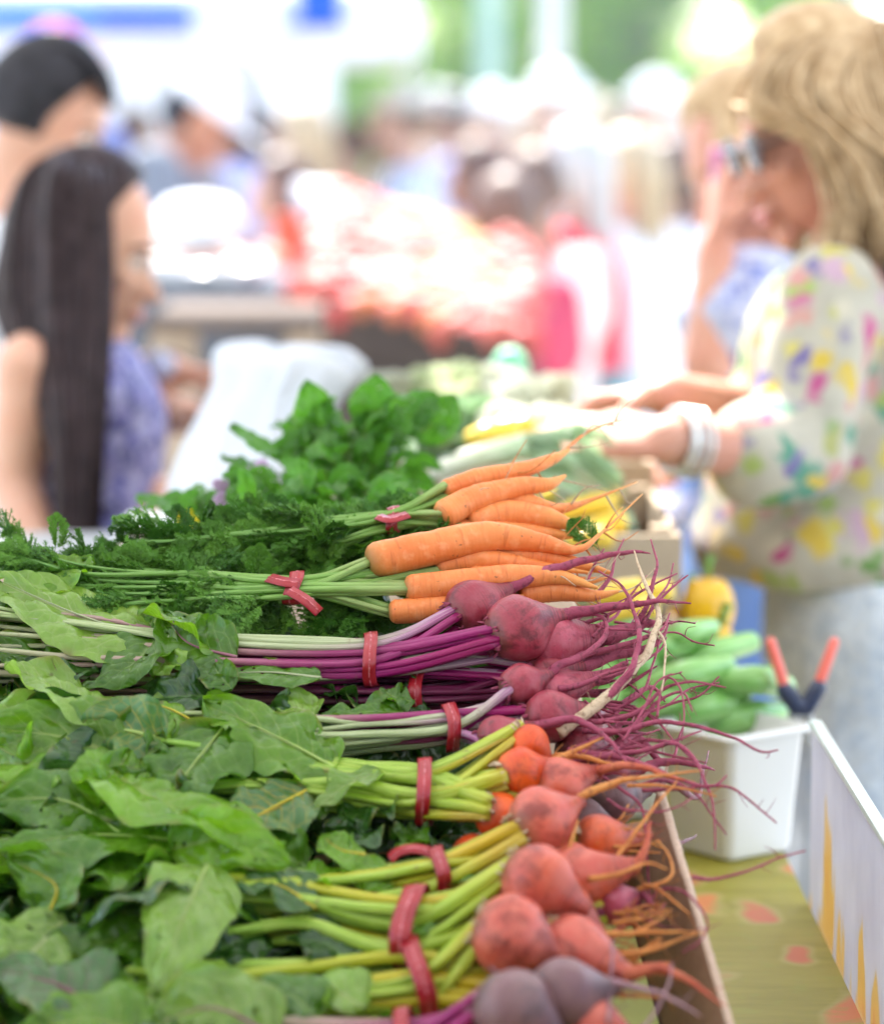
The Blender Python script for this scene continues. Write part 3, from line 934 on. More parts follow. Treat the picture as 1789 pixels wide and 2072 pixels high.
def tie_band(c, axis, hh, hd, wd, parent, tail=None, th=.0006, seed=0):
    axis = axis.normalized(); s_ = (S - axis * S.dot(axis)).normalized(); n_ = axis.cross(s_).normalized()
    if n_.dot(N) < 0: n_ = -n_
    g = G(); sides = 44; vs = []; uv = []; fs = []
    for k in range(sides + 1):
        a = 2 * math.pi * k / sides
        wob = 1 + .08 * noise.noise(V((math.cos(a) * 2, math.sin(a) * 2, seed)))
        sq = 1 / max(abs(math.cos(a)) ** 3 + abs(math.sin(a)) ** 3, .1) ** (1 / 3)
        p = c + (s_ * (math.cos(a) * hh) + n_ * (math.sin(a) * hd)) * wob * sq
        o_ = (s_ * math.cos(a) + n_ * math.sin(a)).normalized()
        sk = axis * (.12 * wd * math.sin(a * 2 + seed) + .35 * wd * math.cos(a))
        for (w_, t_) in ((-.5, 0), (-.5, th), (-.12, th * 1.3), (0, th * 2.0), (.12, th * 1.3), (.5, th), (.5, 0)):
            vs.append(p + sk + axis * (w_ * wd) + o_ * t_); uv.append((k / sides, w_ + .5))
    for k in range(sides):
        for j in range(6):
            q = k * 7 + j; fs.append((q, q + 7, q + 8, q + 1))
    g.add(vs, fs, uv)
    o = g.build('twist_tie', M_tie, parent)
    return o
def tie_tail(pts, wd, parent, up=None):
    p = catmull(pts, 6); g = G(); vs = []; uv = []; fs = []
    up = up or N
    for i, q in enumerate(p):
        t = (p[min(i + 1, len(p) - 1)] - p[max(i - 1, 0)]).normalized(); s_ = t.cross(up).normalized(); n_ = s_.cross(t)
        for (w_, t_) in ((-.5, 0), (-.12, .0004), (0, .0012), (.12, .0004), (.5, 0)):
            vs.append(q + s_ * wd * w_ + n_ * t_); uv.append((i / len(p), w_ + .5))
    for i in range(len(p) - 1):
        for j in range(4): a = i * 5 + j; fs.append((a, a + 5, a + 6, a + 1))
    g.add(vs, fs, uv); o = g.build('tie_end', M_tie, parent)
    m = o.modifiers.new('s', 'SOLIDIFY'); m.thickness = .0008
    return o

def qp(t):       # (px, py, n) -> world
    return Q(*t)
LEAFSEED = [100]
def bunch(name, label, cat, group, path, stems, smats, beets, stem_r=6.5, leafmats=('mid',), leafw=(80, 130), leaf_prob=.8, tie=1, tiew=27, depthk=.75, leaflen=(110, 210), endv=(.75, 1.0), ties=True):
    """path: [(px,py,n,half)], node 0 crown side, node `tie` carries the band"""
    root = empty(name, Q(path[tie][0], path[tie][1], path[tie][2] - 40), label, cat, group)
    cr = []
    for b in beets:
        px, py, n, r, tgt, el, neck, mat, rmat, rl = b[:10]
        c = Q(px, py, n); R_ = r * PX * ((c - CAM).length / 2.4)
        o, npt, ax, nr = bulb(c, qp(tgt), R_, el, neck, mat, root, seed=px * .13)
        cr.append((c - ax * R_ * .80, R_))
        if rl:
            rootline([npt - ax * nr * .6] + [qp(t) for t in rl], nr * 1.0, rmat, o)
        # leaf scars round the crown
        h = G()
        u = ax.orthogonal().normalized(); bb = ax.cross(u)
        for k in range(16):
            a = random.uniform(0, 6.28); d = u * math.cos(a) + bb * math.sin(a)
            p0 = c - ax * R_ * .80 + d * R_ * .5
            h.tube([p0, p0 - ax * .003 + d * .002, p0 - ax * .006 + d * random.uniform(0, .005)], [.0012, .0009, .0003], 5)
        oo = h.build('crown_scales', M_root['pale' if mat in ('orange', 'rose') else rmat], o); oo['kind'] = 'stuff'
    cn = [Q(a, b, n) for (a, b, n, h) in path]
    hh = [h * PX for (_, _, _, h) in path]
    for i in range(stems):
        bi = i % len(cr)
        a = random.uniform(0, 6.28); q = math.sqrt(random.random()) * .92
        # keep an even spread over the top of the bundle
        ca, cb = math.cos(a) * q, math.sin(a) * q
        off0 = (S * ca + N * cb) * cr[bi][1] * .42
        pts = [cr[bi][0] + off0 + X * .004]
        last = random.uniform(*endv)
        for j in range(1, len(path)):
            jt = .16 if j > tie else .05
            o_ = S * (ca + jit(jt) ) * hh[j] + N * (cb + jit(jt)) * hh[j] * depthk
            pts.append(cn[j] + o_)
        if len(pts) > 2: pts[0] = pts[0]
        k = len(pts)
        # shorten
        e = pts[-2].lerp(pts[-1], last); pts[-1] = e
        p = catmull(pts, 9)
        r = stem_r * PX * random.uniform(.75, 1.25)
        g = G(); g.tube(p, lerplist([r * 1.25, r * 1.1, r, r * .85, r * .6], len(p)), 14, ribs=6, ribamp=.13, flat=random.uniform(.7, .95), rough=.05, seed=i)
        so = g.build('stem', M_stem[smats[i % len(smats)]], root)
        if random.random() < leaf_prob:
            LEAFSEED[0] += 1
            d = (p[-1] - p[-4]).normalized(); L = random.uniform(*leaflen) * PX
            l0 = p[-1] - d * .004
            l1 = l0 + d * L * .5 + S * jit(.25) * L + N * jit(.12) * L
            l2 = l0 + d * L * .95 + S * jit(.6) * L + N * random.uniform(-.4, .1) * L
            lo, mid = leaf([l0, l1, l2], random.uniform(*leafw) * PX, random.choice(leafmats), root, twist=jit(.9), fold=random.uniform(-.1, .5), ruffle=random.uniform(.12, .3), seed=LEAFSEED[0])
            if random.random() < .6: rib(mid, r * .45, M_rib[smats[i % len(smats)]], lo)
    if ties:
        ax = cn[tie - 1] - cn[tie + 1] if tie + 1 < len(cn) else cn[tie - 1] - cn[tie]
        tie_band(cn[tie], ax, hh[tie] * 1.08, hh[tie] * depthk * 1.15 + .002, tiew * PX, root, seed=path[0][1])
    return root

GB = 'beet bunches heaped on the sloped stall display'
# format of a beet: px, py, n, radius, target of the neck (px,py,n), elongation, neck, skin, root skin, taproot points
bC = bunch('beet_bunch', 'large purple beets with magenta stems and long red band, just below the front carrots', 'beet bunch', GB,
  [(925, 1262, 30, 40), (750, 1336, 28, 50), (420, 1336, 16, 62), (180, 1320, 5, 82), (-60, 1310, 0, 110)], 30, ['purple', 'purple', 'palepurple'],
  [(1048, 1272, 70, 68, (1160, 1240, 66), .75, .22, 'purple', 'purple', [(1180, 1238, 75), (1260, 1226, 85), (1330, 1216, 95), (1400, 1220, 105)]),
   (955, 1230, 40, 56, (1040, 1185, 40), 1.1, .26, 'purple', 'purple', [(1100, 1158, 50), (1180, 1135, 60), (1270, 1116, 70), (1318, 1122, 75)]),
   (1110, 1300, 20, 58, (1220, 1285, 15), 1.1, .42, 'pinkpurple', 'purple', [(1260, 1280, 18), (1310, 1262, 24), (1362, 1262, 30)]),
   (1110, 1360, -10, 40, (1210, 1345, -15), 1.2, .4, 'purple', 'purple', [(1240, 1330, -10), (1330, 1300, 5), (1352, 1262, 15)])],
  stem_r=8.5, leafmats=('mid', 'pale', 'mid', 'purplevein'), leaf_prob=.55, depthk=.7, leafw=(70, 120))
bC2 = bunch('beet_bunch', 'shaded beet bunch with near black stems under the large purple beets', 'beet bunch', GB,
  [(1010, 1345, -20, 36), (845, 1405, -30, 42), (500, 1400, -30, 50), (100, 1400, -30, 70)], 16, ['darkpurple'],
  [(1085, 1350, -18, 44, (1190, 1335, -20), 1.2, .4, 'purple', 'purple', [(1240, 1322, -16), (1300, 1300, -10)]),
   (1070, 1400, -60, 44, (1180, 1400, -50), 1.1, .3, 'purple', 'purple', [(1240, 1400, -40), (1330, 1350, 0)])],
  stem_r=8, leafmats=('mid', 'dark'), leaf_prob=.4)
bD = bunch('beet_bunch', 'small dusty purple beets with pale green stems and a short slanted red band', 'beet bunch', GB,
  [(985, 1430, 10, 34), (914, 1472, 8, 40), (740, 1488, 2, 48), (560, 1500, -5, 66), (300, 1500, -12, 90)], 20, ['palepurple', 'purple', 'palepurple'],
  [(1052, 1386, 48, 43, (1120, 1362, 44), 1.0, .26, 'purple', 'purple', [(1140, 1345, 52), (1190, 1322, 60), (1226, 1280, 66), (1216, 1248, 70), (1160, 1240, 74)]),
   (1112, 1450, 20, 54, (1190, 1440, 24), .9, .22, 'purple', 'purple', [(1200, 1434, 30), (1250, 1390, 60), (1284, 1340, 80), (1292, 1265, 95), (1264, 1195, 105), (1212, 1156, 110)]),
   (1010, 1492, 34, 44, (1090, 1470, 34), 1.2, .3, 'purple', 'purple', [(1110, 1462, 44), (1180, 1462, 60), (1236, 1500, 70), (1270, 1548, 74)]),
   (1120, 1400, 0, 44, (1210, 1370, 10), 1.3, .4, 'pinkpurple', 'purple', [(1235, 1360, 14), (1262, 1345, 20), (1268, 1335, 24)])],
  stem_r=8, leafmats=('mid', 'bright'), leaf_prob=.4, leafw=(60, 100))
bE = bunch('beet_bunch', 'bright orange beets with lime green stems and a straight red band', 'beet bunch', GB,
  [(985, 1562, 34, 44), (862, 1604, 26, 56), (700, 1590, 14, 58), (520, 1580, 6, 80), (300, 1580, 0, 100)], 24, ['yellow'],
  [(1052, 1561, 64, 49, (1130, 1540, 60), .7, .2, 'orange', 'orange', [(1140, 1532, 66), (1180, 1514, 74), (1222, 1492, 82)]),
   (1070, 1508, 40, 44, (1110, 1545, 20), .6, .2, 'orange', 'orange', [(1130, 1530, 30), (1190, 1534, 60), (1250, 1550, 66), (1262, 1540, 66)]),
   (1132, 1590, 34, 56, (1210, 1560, 40), .9, .22, 'rose', 'rose', [(1230, 1555, 60), (1290, 1552, 80), (1350, 1570, 84), (1410, 1585, 84)]),
   (1006, 1650, 20, 48, (1040, 1670, -20), .7, .2, 'orange', 'orange', None)],
  stem_r=11, leafmats=('mid', 'yellowvein'), leaf_prob=.45, leafw=(80, 120))
bF = bunch('beet_bunch', 'rosy beets with yellow stems and a red band that ends in a loop', 'beet bunch', GB,
  [(1020, 1712, 44, 34), (893, 1768, 34, 42), (740, 1800, 14, 50), (560, 1830, 4, 76), (360, 1850, 0, 100)], 18, ['deepyellow', 'yellow'],
  [(1095, 1662, 92, 68, (1170, 1625, 90), .75, .18, 'rose', 'orange', [(1180, 1610, 98), (1250, 1582, 120), (1310, 1574, 130), (1420, 1560, 134)]),
   (1212, 1700, 30, 52, (1290, 1700, 20), 1.0, .3, 'rose', 'rose', [(1290, 1694, 30), (1306, 1690, 34)]),
   (1150, 1760, 30, 54, (1200, 1800, 10), 1.0, .3, 'rose', 'rose', None)],
  stem_r=11, leafmats=('yellowvein', 'dark'), leaf_prob=.4)
bG = bunch('beet_bunch', 'bunch with the biggest rosy beet beside a carrot shaped one and a tall red band', 'beet bunch', GB,
  [(1000, 1822, 44, 36), (832, 1884, 40, 72), (620, 1846, 16, 60), (470, 1850, -5, 80), (330, 1850, -20, 90)], 28, ['yellow', 'yellow', 'yellow', 'deepyellow'],
  [(1088, 1786, 118, 78, (1170, 1830, 100), .7, .18, 'rose', 'rose', None),
   (1172, 1778, 70, 60, (1270, 1756, 80), 1.5, .28, 'rose', 'rose', [(1290, 1745, 92), (1308, 1710, 110), (1318, 1656, 126)]),
   (1242, 1830, 20, 42, (1300, 1810, 20), .9, .2, 'pinkpurple', 'purple', [(1300, 1808, 30), (1318, 1830, 30), (1340, 1846, 30)]),
   (1140, 1850, 60, 62, (1210, 1890, 50), .9, .2, 'rose', 'orange', [(1230, 1895, 60), (1290, 1886, 74), (1345, 1856, 80)])],
  stem_r=11, tiew=40, leafmats=('dark', 'mid', 'yellowvein'), leaf_prob=.4)
bH = bunch('beet_bunch', 'blotchy rosy beets with olive yellow stems just above the grey purple beets', 'beet bunch', GB,
  [(960, 1900, 44, 36), (850, 1985, 20, 70), (640, 2010, 8, 70), (430, 2030, 4, 90), (200, 2040, 0, 110)], 24, ['yellow', 'yellow', 'deepyellow'],
  [(1032, 1894, 128, 80, (1120, 1930, 110), .8, .18, 'rose', 'rose', [(1130, 1930, 110), (1170, 1950, 112)]),
   (1162, 1920, 90, 66, (1250, 1965, 88), 1.3, .3, 'rose', 'rose', [(1270, 1970, 96), (1340, 1962, 110), (1400, 1990, 118), (1464, 2036, 122)]),
   (1130, 2000, 40, 60, (1230, 1975, 30), 1.0, .2, 'rose', 'orange', [(1260, 1960, 40), (1300, 1930, 50), (1340, 1900, 60)])],
  stem_r=11, tiew=34, leafmats=('dark', 'mid'), leaf_prob=.4)
bI = bunch('beet_bunch', 'dusty grey purple beets with purple stems at the bottom edge of the photo', 'beet bunch', GB,
  [(940, 2070, 100, 30), (820, 2110, 80, 50), (560, 2130, 60, 80), (300, 2150, 50, 110)], 12, ['purple'],
  [(1040, 2046, 168, 84, (1110, 2090, 150), .7, .18, 'grey', 'grey', [(1160, 2100, 140)]),
   (1142, 2014, 150, 76, (1240, 2000, 150), .7, .16, 'grey', 'grey', [(1250, 1990, 160), (1330, 2010, 170), (1420, 2060, 170)]),
   (1196, 2078, 110, 60, (1280, 2100, 100), .9, .2, 'rose', 'rose', [(1320, 2100, 110)])],
  stem_r=11, leafmats=('purplevein', 'mid'), leaf_prob=.6)
# looped tie end of the fifth bunch and crossed ends on others
tie_tail([Q(790, 1740, 44), Q(810, 1724, 58), Q(850, 1720, 62), Q(906, 1742, 60)], 24 * PX, bF)
# lower layer, seen only through the gaps
for (px, py, n, r, m_) in ((1240, 1620, -90, 52, 'grey'), (1180, 1660, -60, 46, 'grey'), (1230, 1560, -70, 46, 'purple'), (1090, 1960, -30, 62, 'rose'), (960, 1740, -40, 50, 'orange'), (1170, 1520, -50, 48, 'purple'), (1060, 1860, -20, 60, 'rose'), (1180, 1470, -60, 44, 'purple')):
    c = Q(px, py, n); R_ = r * PX * ((c - CAM).length / 2.4)
    o, npt, ax, nr = bulb(c, Q(px + 90, py + jit(40), n - 20), R_, 1.0, .25, m_, None, seed=px)
    rt = {'orange': 'orange', 'rose': 'rose', 'grey': 'grey', 'purple': 'purple'}[m_]
    rootline([npt - ax * nr * .5, npt + ax * .02 + N * .006, npt + ax * .045 + S * jit(.02) + N * jit(.02), npt + ax * .06 + S * jit(.03)], nr, rt, o, hairs=0)
    tag(o, 'half hidden beet of the lower layer, %s' % {(1240, 1620): 'dusty purple by the box corner', (1180, 1660): 'dusty purple under the rosy beet', (1230, 1560): 'purple among the tangled roots above the box corner', (1090, 1960): 'rosy between the blotchy and the grey beets', (960, 1740): 'orange behind the yellow stems', (1170, 1520): 'purple behind the bright orange beets', (1060, 1860): 'rosy under the biggest beet', (1180, 1470): 'purple in the shade of the small dusty beets'}[(px, py)], 'beet')

# ---- long separate roots, each belonging to a bunch
def roots(par, mat, lines):
    for (r0, pts) in lines:
        rootline([Q(*p) for p in pts], r0 * PX, mat, par, name='long_root', hairs=4)
roots(bC, 'purple', [
 (7, [(1290, 1260, 30), (1310, 1225, 60), (1322, 1180, 85), (1330, 1140, 100), (1318, 1092, 110)]),
 (5, [(1180, 1262, 40), (1240, 1240, 50), (1300, 1195, 60), (1370, 1160, 66)]),
 (4, [(1300, 1262, 30), (1330, 1220, 50), (1370, 1180, 60), (1392, 1164, 64)]),
 (8, [(1150, 1330, 10), (1240, 1312, 20), (1310, 1290, 30), (1345, 1270, 36), (1356, 1240, 40)]),
 (5, [(1210, 1200, 10), (1235, 1170, 20), (1245, 1130, 30), (1262, 1090, 36)]),
 (4, [(1180, 1200, 10), (1200, 1150, 20), (1222, 1110, 30)]),
 (4, [(1200, 1290, 50), (1225, 1260, 60), (1228, 1244, 64), (1190, 1236, 66)])])
roots(bC, 'pale', [(14, [(1130, 1485, 20), (1200, 1430, 40), (1270, 1370, 60), (1318, 1300, 76), (1330, 1240, 84), (1300, 1170, 92), (1282, 1116, 98)]),
 (3, [(1325, 1270, 80), (1345, 1300, 76), (1344, 1360, 70), (1338, 1400, 66)])])
roots(bD, 'purple', [
 (8, [(1130, 1395, 30), (1180, 1385, 40), (1240, 1360, 46), (1300, 1345, 50)]),
 (7, [(1150, 1450, 10), (1220, 1460, 24), (1290, 1440, 36), (1340, 1395, 50), (1400, 1380, 60), (1470, 1392, 66)]),
 (7, [(1180, 1480, 14), (1260, 1480, 40), (1330, 1462, 60), (1400, 1468, 80), (1480, 1492, 94), (1540, 1522, 100), (1575, 1518, 102)]),
 (6, [(1190, 1500, 10), (1280, 1470, 20), (1330, 1420, 40), (1380, 1400, 50), (1402, 1440, 50)]),
 (8, [(1150, 1520, 10), (1240, 1530, 36), (1310, 1550, 60), (1380, 1580, 80), (1440, 1592, 88), (1470, 1570, 90)]),
 (6, [(1200, 1530, 6), (1300, 1520, 40), (1360, 1505, 60), (1400, 1530, 66), (1430, 1590, 60), (1445, 1650, 40), (1448, 1720, 10)]),
 (4, [(1300, 1600, 20), (1370, 1598, 40), (1440, 1590, 56), (1490, 1600, 60), (1540, 1640, 54), (1572, 1666, 50)]),
 (4, [(1290, 1590, 20), (1340, 1580, 40), (1400, 1600, 44), (1440, 1650, 30), (1470, 1690, 20)]),
 (4, [(1240, 1440, 20), (1300, 1400, 40), (1322, 1340, 54), (1340, 1280, 60)]),
 (3, [(1330, 1450, 50), (1336, 1400, 60), (1352, 1372, 64), (1376, 1392, 64), (1384, 1440, 60), (1380, 1500, 50)]),
 (3, [(1260, 1500, 40), (1300, 1440, 60), (1330, 1380, 70), (1380, 1360, 74)]),
 (6, [(1230, 1530, 0), (1290, 1500, 20), (1360, 1500, 30), (1420, 1480, 30)]),
 (5, [(1180, 1380, 10), (1260, 1360, 20), (1330, 1320, 30), (1350, 1290, 34)]),
 (4, [(1200, 1560, 10), (1260, 1600, 20), (1300, 1640, 10), (1310, 1760, -40), (1320, 1880, -80)]),
 (4, [(1400, 1776, 60), (1440, 1780, 60), (1500, 1768, 60), (1570, 1740, 60), (1630, 1722, 60)])])
roots(bF, 'orange', [(6, [(1200, 1800, 60), (1260, 1720, 90), (1320, 1640, 110), (1370, 1580, 120)]), (4, [(1130, 1740, 90), (1150, 1720, 96), (1160, 1690, 100), (1170, 1660, 104)]),
 (4, [(1270, 1590, 60), (1330, 1590, 70), (1400, 1600, 74), (1450, 1612, 76)])])
roots(bG, 'orange', [(6, [(1190, 1780, 110), (1250, 1770, 118), (1310, 1748, 122), (1350, 1760, 120)]), (5, [(1290, 1800, 40), (1330, 1790, 50), (1360, 1770, 54), (1352, 1730, 56), (1330, 1700, 58)]),
 (4, [(1300, 1790, 50), (1330, 1800, 50), (1370, 1830, 50), (1395, 1850, 50)])])
roots(bG, 'purple', [(3, [(1300, 1840, 20), (1340, 1800, 40), (1390, 1810, 60), (1430, 1860, 60), (1420, 1900, 50), (1380, 1930, 40)]), (3, [(1260, 1830, 10), (1310, 1860, 10), (1350, 1880, 10)]), (3, [(1280, 1820, 10), (1330, 1850, 14), (1345, 1830, 16)])])
roots(bH, 'orange', [(8, [(1200, 1896, 60), (1270, 1890, 70), (1340, 1886, 80), (1430, 1890, 90)]), (7, [(1200, 2010, 40), (1280, 2016, 50), (1360, 2020, 56)]), (6, [(1250, 1935, 60), (1310, 1925, 66), (1370, 1905, 70), (1410, 1890, 72)]),
 (5, [(1240, 1870, 50), (1300, 1860, 60), (1350, 1848, 64)]), (4, [(1200, 1960, 40), (1260, 1990, 50), (1330, 1950, 56)])])
roots(bI, 'grey', [(4, [(1230, 2072, 150), (1236, 1990, 160), (1240, 1900, 166)]), (4, [(1220, 2100, 140), (1300, 2080, 150), (1350, 2000, 160), (1360, 1950, 160)])])
# random thinner tangle, each root a part of the small dusty bunch
for i in range(24):
    a = random.choice([bC, bD, bD])
    x0 = random.uniform(1150, 1260); y0 = random.uniform(1240 if a is bC else 1400, 1380 if a is bC else 1620); n0 = random.uniform(-40, 50)
    pts = [(x0, y0, n0)]
    ang = random.uniform(-.5, .35); stp = random.uniform(28, 62)
    for k in range(random.randint(3, 5)):
        ang += jit(.55); x0 += math.cos(ang) * stp; y0 += math.sin(ang) * stp; n0 += jit(24)
        pts.append((x0, y0, n0))
    roots(a, 'purple', [(random.uniform(2.5, 6.5), pts)])
for i in range(16):
    a = random.choice([bF, bG, bH]); x0 = random.uniform(1200, 1270); y0 = {bF: 1720, bG: 1830, bH: 1930}[a] + jit(40); n0 = random.uniform(0, 60)
    pts = [(x0, y0, n0)]; ang = random.uniform(-.4, .4)
    for k in range(3):
        ang += jit(.5); x0 += math.cos(ang) * 32; y0 += math.sin(ang) * 32; n0 += jit(12); pts.append((x0, y0, n0))
    roots(a, 'orange', [(random.uniform(2, 4), pts)])

# ------------------------------------------------------------------ carrots
def frond_mesh(seed, L):
    rd = random.Random(seed); g = G()
    pts = [V((0, 0, 0)), V((L * .4, L * rd.uniform(-.1, .1), L * .06)), V((L, L * rd.uniform(-.2, .2), L * rd.uniform(-.1, .15)))]
    p = catmull(pts, 8); g.tube(p, lerplist([.0011, .0005], len(p)), 4)
    n = len(p)
    for i in range(3, n):
        t = i / n
        for sgn in (-1, 1):
            bl = L * .42 * math.sin(math.pi * min(1, (t * .9 + .15))) * rd.uniform(.7, 1.1)
            d = V((.75, sgn * .8, rd.uniform(-.3, .5))).normalized()
            b = catmull([p[i], p[i] + d * bl * .5 + V((0, 0, .002)), p[i] + d * bl + V((bl * .15, 0, rd.uniform(-.006, .004)))], 4)
            g.tube(b, .0004, 3, cap=False)
            for j in range(2, len(b)):
                for s2 in (-1, 0, 1):
                    e = (d + V((.5, s2 * .9 * 1, rd.uniform(-.5, .5)))).normalized() * rd.uniform(.005, .0105)
                    w_ = V((-e.y, e.x, 0)).normalized() * .0013 + V((0, 0, rd.uniform(-.0008, .0008)))
                    q = b[j]
                    g.add([q, q + e * .5 + w_, q + e, q + e * .5 - w_], [(0, 1, 2, 3)], [(.5, 0), (1, .5), (.5, 1), (0, .5)])
                    f = e * .45; q2 = q + e * .45
                    for s3 in (-1, 1):
                        h = (e * .6 + w_ * s3 * 2.4); x_ = w_ * .5
                        g.add([q2, q2 + h * .5 + x_, q2 + h, q2 + h * .5 - x_], [(0, 1, 2, 3)], [(.5, 0), (1, .5), (.5, 1), (0, .5)])
    return g
def fmat(name, a, b):
    m = Mat(name, .5, .35); c = m.mix(m.rnd(), a, b); m.color(c)
    t = m.n('BsdfTranslucent'); m.put(t.inputs[0], c); mx = m.n('MixShader'); mx.inputs[0].default_value = .3
    m.t.links.new(m.b.outputs[0], mx.inputs[1]); m.t.links.new(t.outputs[0], mx.inputs[2]); m.t.links.new(mx.outputs[0], m.out.inputs[0])
    return m.m
M_frond = fmat('carrot_top', (.045, .15, .012), (.13, .30, .03))
frond_me = [frond_mesh(s, .085).mesh('frond', M_frond, False) for s in range(7)]
def put_frond(par, pos, direction, scale, roll):
    o = bpy.data.objects.new('frond', random.choice(frond_me)); sc.collection.objects.link(o)
    o.parent = par
    x = direction.normalized(); z = (N - x * N.dot(x)).normalized(); z = Matrix.Rotation(roll, 3, x) @ z; y = z.cross(x)
    m = Matrix((x, y, z)).transposed().to_4x4() @ Matrix.Scale(scale, 4); m.translation = pos - V(par.location)
    o.matrix_local = m

def carrot(pts, rad, par, hairs=5, seed=0):
    """pts world, rad px list"""
    p = catmull(pts, 10); n = len(p)
    r = lerplist([x * PX for x in rad], n)
    ax = (p[0] - p[1]).normalized()
    r0 = r[0]
    p = [p[0] + ax * r0 * .55, p[0] + ax * r0 * .48, p[0] + ax * r0 * .3] + p
    r = [r0 * .25, r0 * .6, r0 * .86] + r
    g = G(); g.tube(p, r, 26, rough=.06, seed=seed)
    o = g.build('carrot', M_carrot, par)
    h = G()
    for k in range(hairs):
        i = random.randrange(int(n * .3), n - 1); a = p[i]
        d = V((random.uniform(.3, 1), jit(.7), jit(.9))).normalized(); ln = random.uniform(.015, .05)
        q = [a, a + d * ln * .5 + V((0, 0, jit(.008))), a + d * ln + V((0, jit(.01), jit(.015)))]
        h.tube(catmull(q, 4), lerplist([.0011, .0005, .0003], 9), 5)
    if hairs: oo = h.build('fine_rootlets', M_root['pale' if seed % 2 else 'orange'], o); oo['kind'] = 'stuff'
    return o, p[0]
def carrot_bunch(label, carrots, path, tiei, nst, fr, tiew=30, stem_r=6.5, band=True):
    par = empty('carrot_bunch', Q(path[tiei][0], path[tiei][1], path[tiei][2] - 40), label, 'carrot bunch', 'carrot bunches with their green tops')
    cr = []
    for i, c in enumerate(carrots):
        o, p0 = carrot([Q(*t) for t in c[0]], c[1], par, seed=i); cr.append(p0)
    cn = [Q(a, b, n) for (a, b, n, h) in path]; hh = [h * PX for (_, _, _, h) in path]
    for i in range(nst):
        a = random.uniform(0, 6.28); q = math.sqrt(random.random()); ca, cb = math.cos(a) * q, math.sin(a) * q
        pts = [cr[i % len(cr)] + S * ca * .006 + N * cb * .006 + X * .003]
        for j in range(1, len(path)):
            jt = .25 if j > tiei else .05
            pts.append(cn[j] + S * (ca + jit(jt)) * hh[j] + N * (cb + jit(jt)) * hh[j] * .6)
        p = catmull(pts, 8); r = stem_r * PX * random.uniform(.7, 1.2)
        p = p[:int(len(p) * random.uniform(.65, 1))]
        g = G(); g.tube(p, lerplist([r * 1.2, r, r * .8, r * .4], len(p)), 10, ribs=5, ribamp=.08); g.build('stem', M_stem['carrot'], par)
        for k in range(fr):
            i0 = random.randrange(int(len(p) * .42), len(p))
            d = (p[min(i0 + 1, len(p) - 1)] - p[i0 - 1]).normalized() + S * jit(.9) + N * random.uniform(-.35, .25)
            put_frond(par, p[i0] - N * .004, d, random.uniform(.3, .6), jit(1.2))
    if band: tie_band(cn[tiei], cn[tiei - 1] - cn[tiei + 1], hh[tiei] * 1.1, hh[tiei] * .75, tiew * PX, par, seed=path[0][0])
    return par
kB = carrot_bunch('front bunch of orange carrots with a crossed red tie, lying directly above the purple beets',
  [([(762, 1133, 60), (860, 1112, 62), (985, 1086, 60), (1090, 1098, 50), (1170, 1112, 44), (1225, 1070, 50), (1300, 1000, 60)], [38, 37, 33, 22, 8, 3, 1]),
   ([(835, 1192, 44), (930, 1182, 46), (1040, 1168, 44), (1130, 1168, 36), (1210, 1190, 30)], [31, 31, 27, 17, 3]),
   ([(890, 1146, 22), (960, 1132, 24), (1030, 1138, 22), (1120, 1150, 16), (1200, 1160, 16)], [22, 24, 20, 9, 2]),
   ([(800, 1238, 20), (880, 1232, 20), (960, 1225, 14), (1060, 1215, 10)], [25, 26, 22, 12]),
   ([(1010, 1120, 16), (1090, 1128, 18), (1160, 1140, 14), (1240, 1160, 12)], [26, 24, 16, 3]),
   ([(1060, 1200, 4), (1130, 1195, 4), (1200, 1205, 6), (1260, 1195, 8)], [26, 24, 12, 2]),
   ([(960, 1170, 0), (1060, 1190, 0), (1160, 1180, -4), (1230, 1170, -4)], [28, 26, 14, 2])],
  [(790, 1160, 30, 26), (597, 1190, 40, 32), (400, 1190, 20, 48), (180, 1190, 5, 66), (30, 1160, 0, 90)], 1, 30, 4)
tie_tail([Q(544, 1170, 60), Q(575, 1178, 66), Q(605, 1182, 66)], 30 * PX, kB)
tie_tail([Q(646, 1240, 50), Q(618, 1215, 68), Q(585, 1195, 74)], 28 * PX, kB)
kA = carrot_bunch('back bunch of orange carrots with tips pointing up, behind the front carrot bunch',
  [([(905, 990, 50), (970, 968, 52), (1060, 950, 50), (1120, 928, 46), (1152, 910, 44)], [22, 23, 18, 12, 3]),
   ([(900, 1040, 46), (960, 1010, 48), (1050, 985, 46), (1110, 980, 40), (1145, 962, 38)], [31, 30, 22, 14, 3]),
   ([(960, 1055, 16), (1030, 1040, 18), (1110, 1050, 16), (1180, 1070, 10)], [28, 30, 24, 4]),
   ([(1000, 1020, 10), (1060, 1020, 12), (1130, 1030, 10), (1200, 1010, 10), (1290, 975, 16)], [28, 26, 12, 4, 1]),
   ([(930, 1075, 0), (1010, 1078, 0), (1090, 1080, -4), (1170, 1085, -6)], [26, 26, 20, 3]),
   ([(1060, 960, 36), (1130, 920, 38), (1200, 868, 42), (1290, 840, 50)], [5, 4, 2.5, 1.2])],
  [(885, 1030, 30, 24), (795, 1052, 34, 26), (640, 1085, 20, 44), (430, 1110, 8, 50), (250, 1130, 0, 60)], 1, 26, 4, tiew=26)
tie_tail([Q(765, 1046, 56), Q(790, 1052, 64), Q(826, 1042, 60)], 24 * PX, kA)
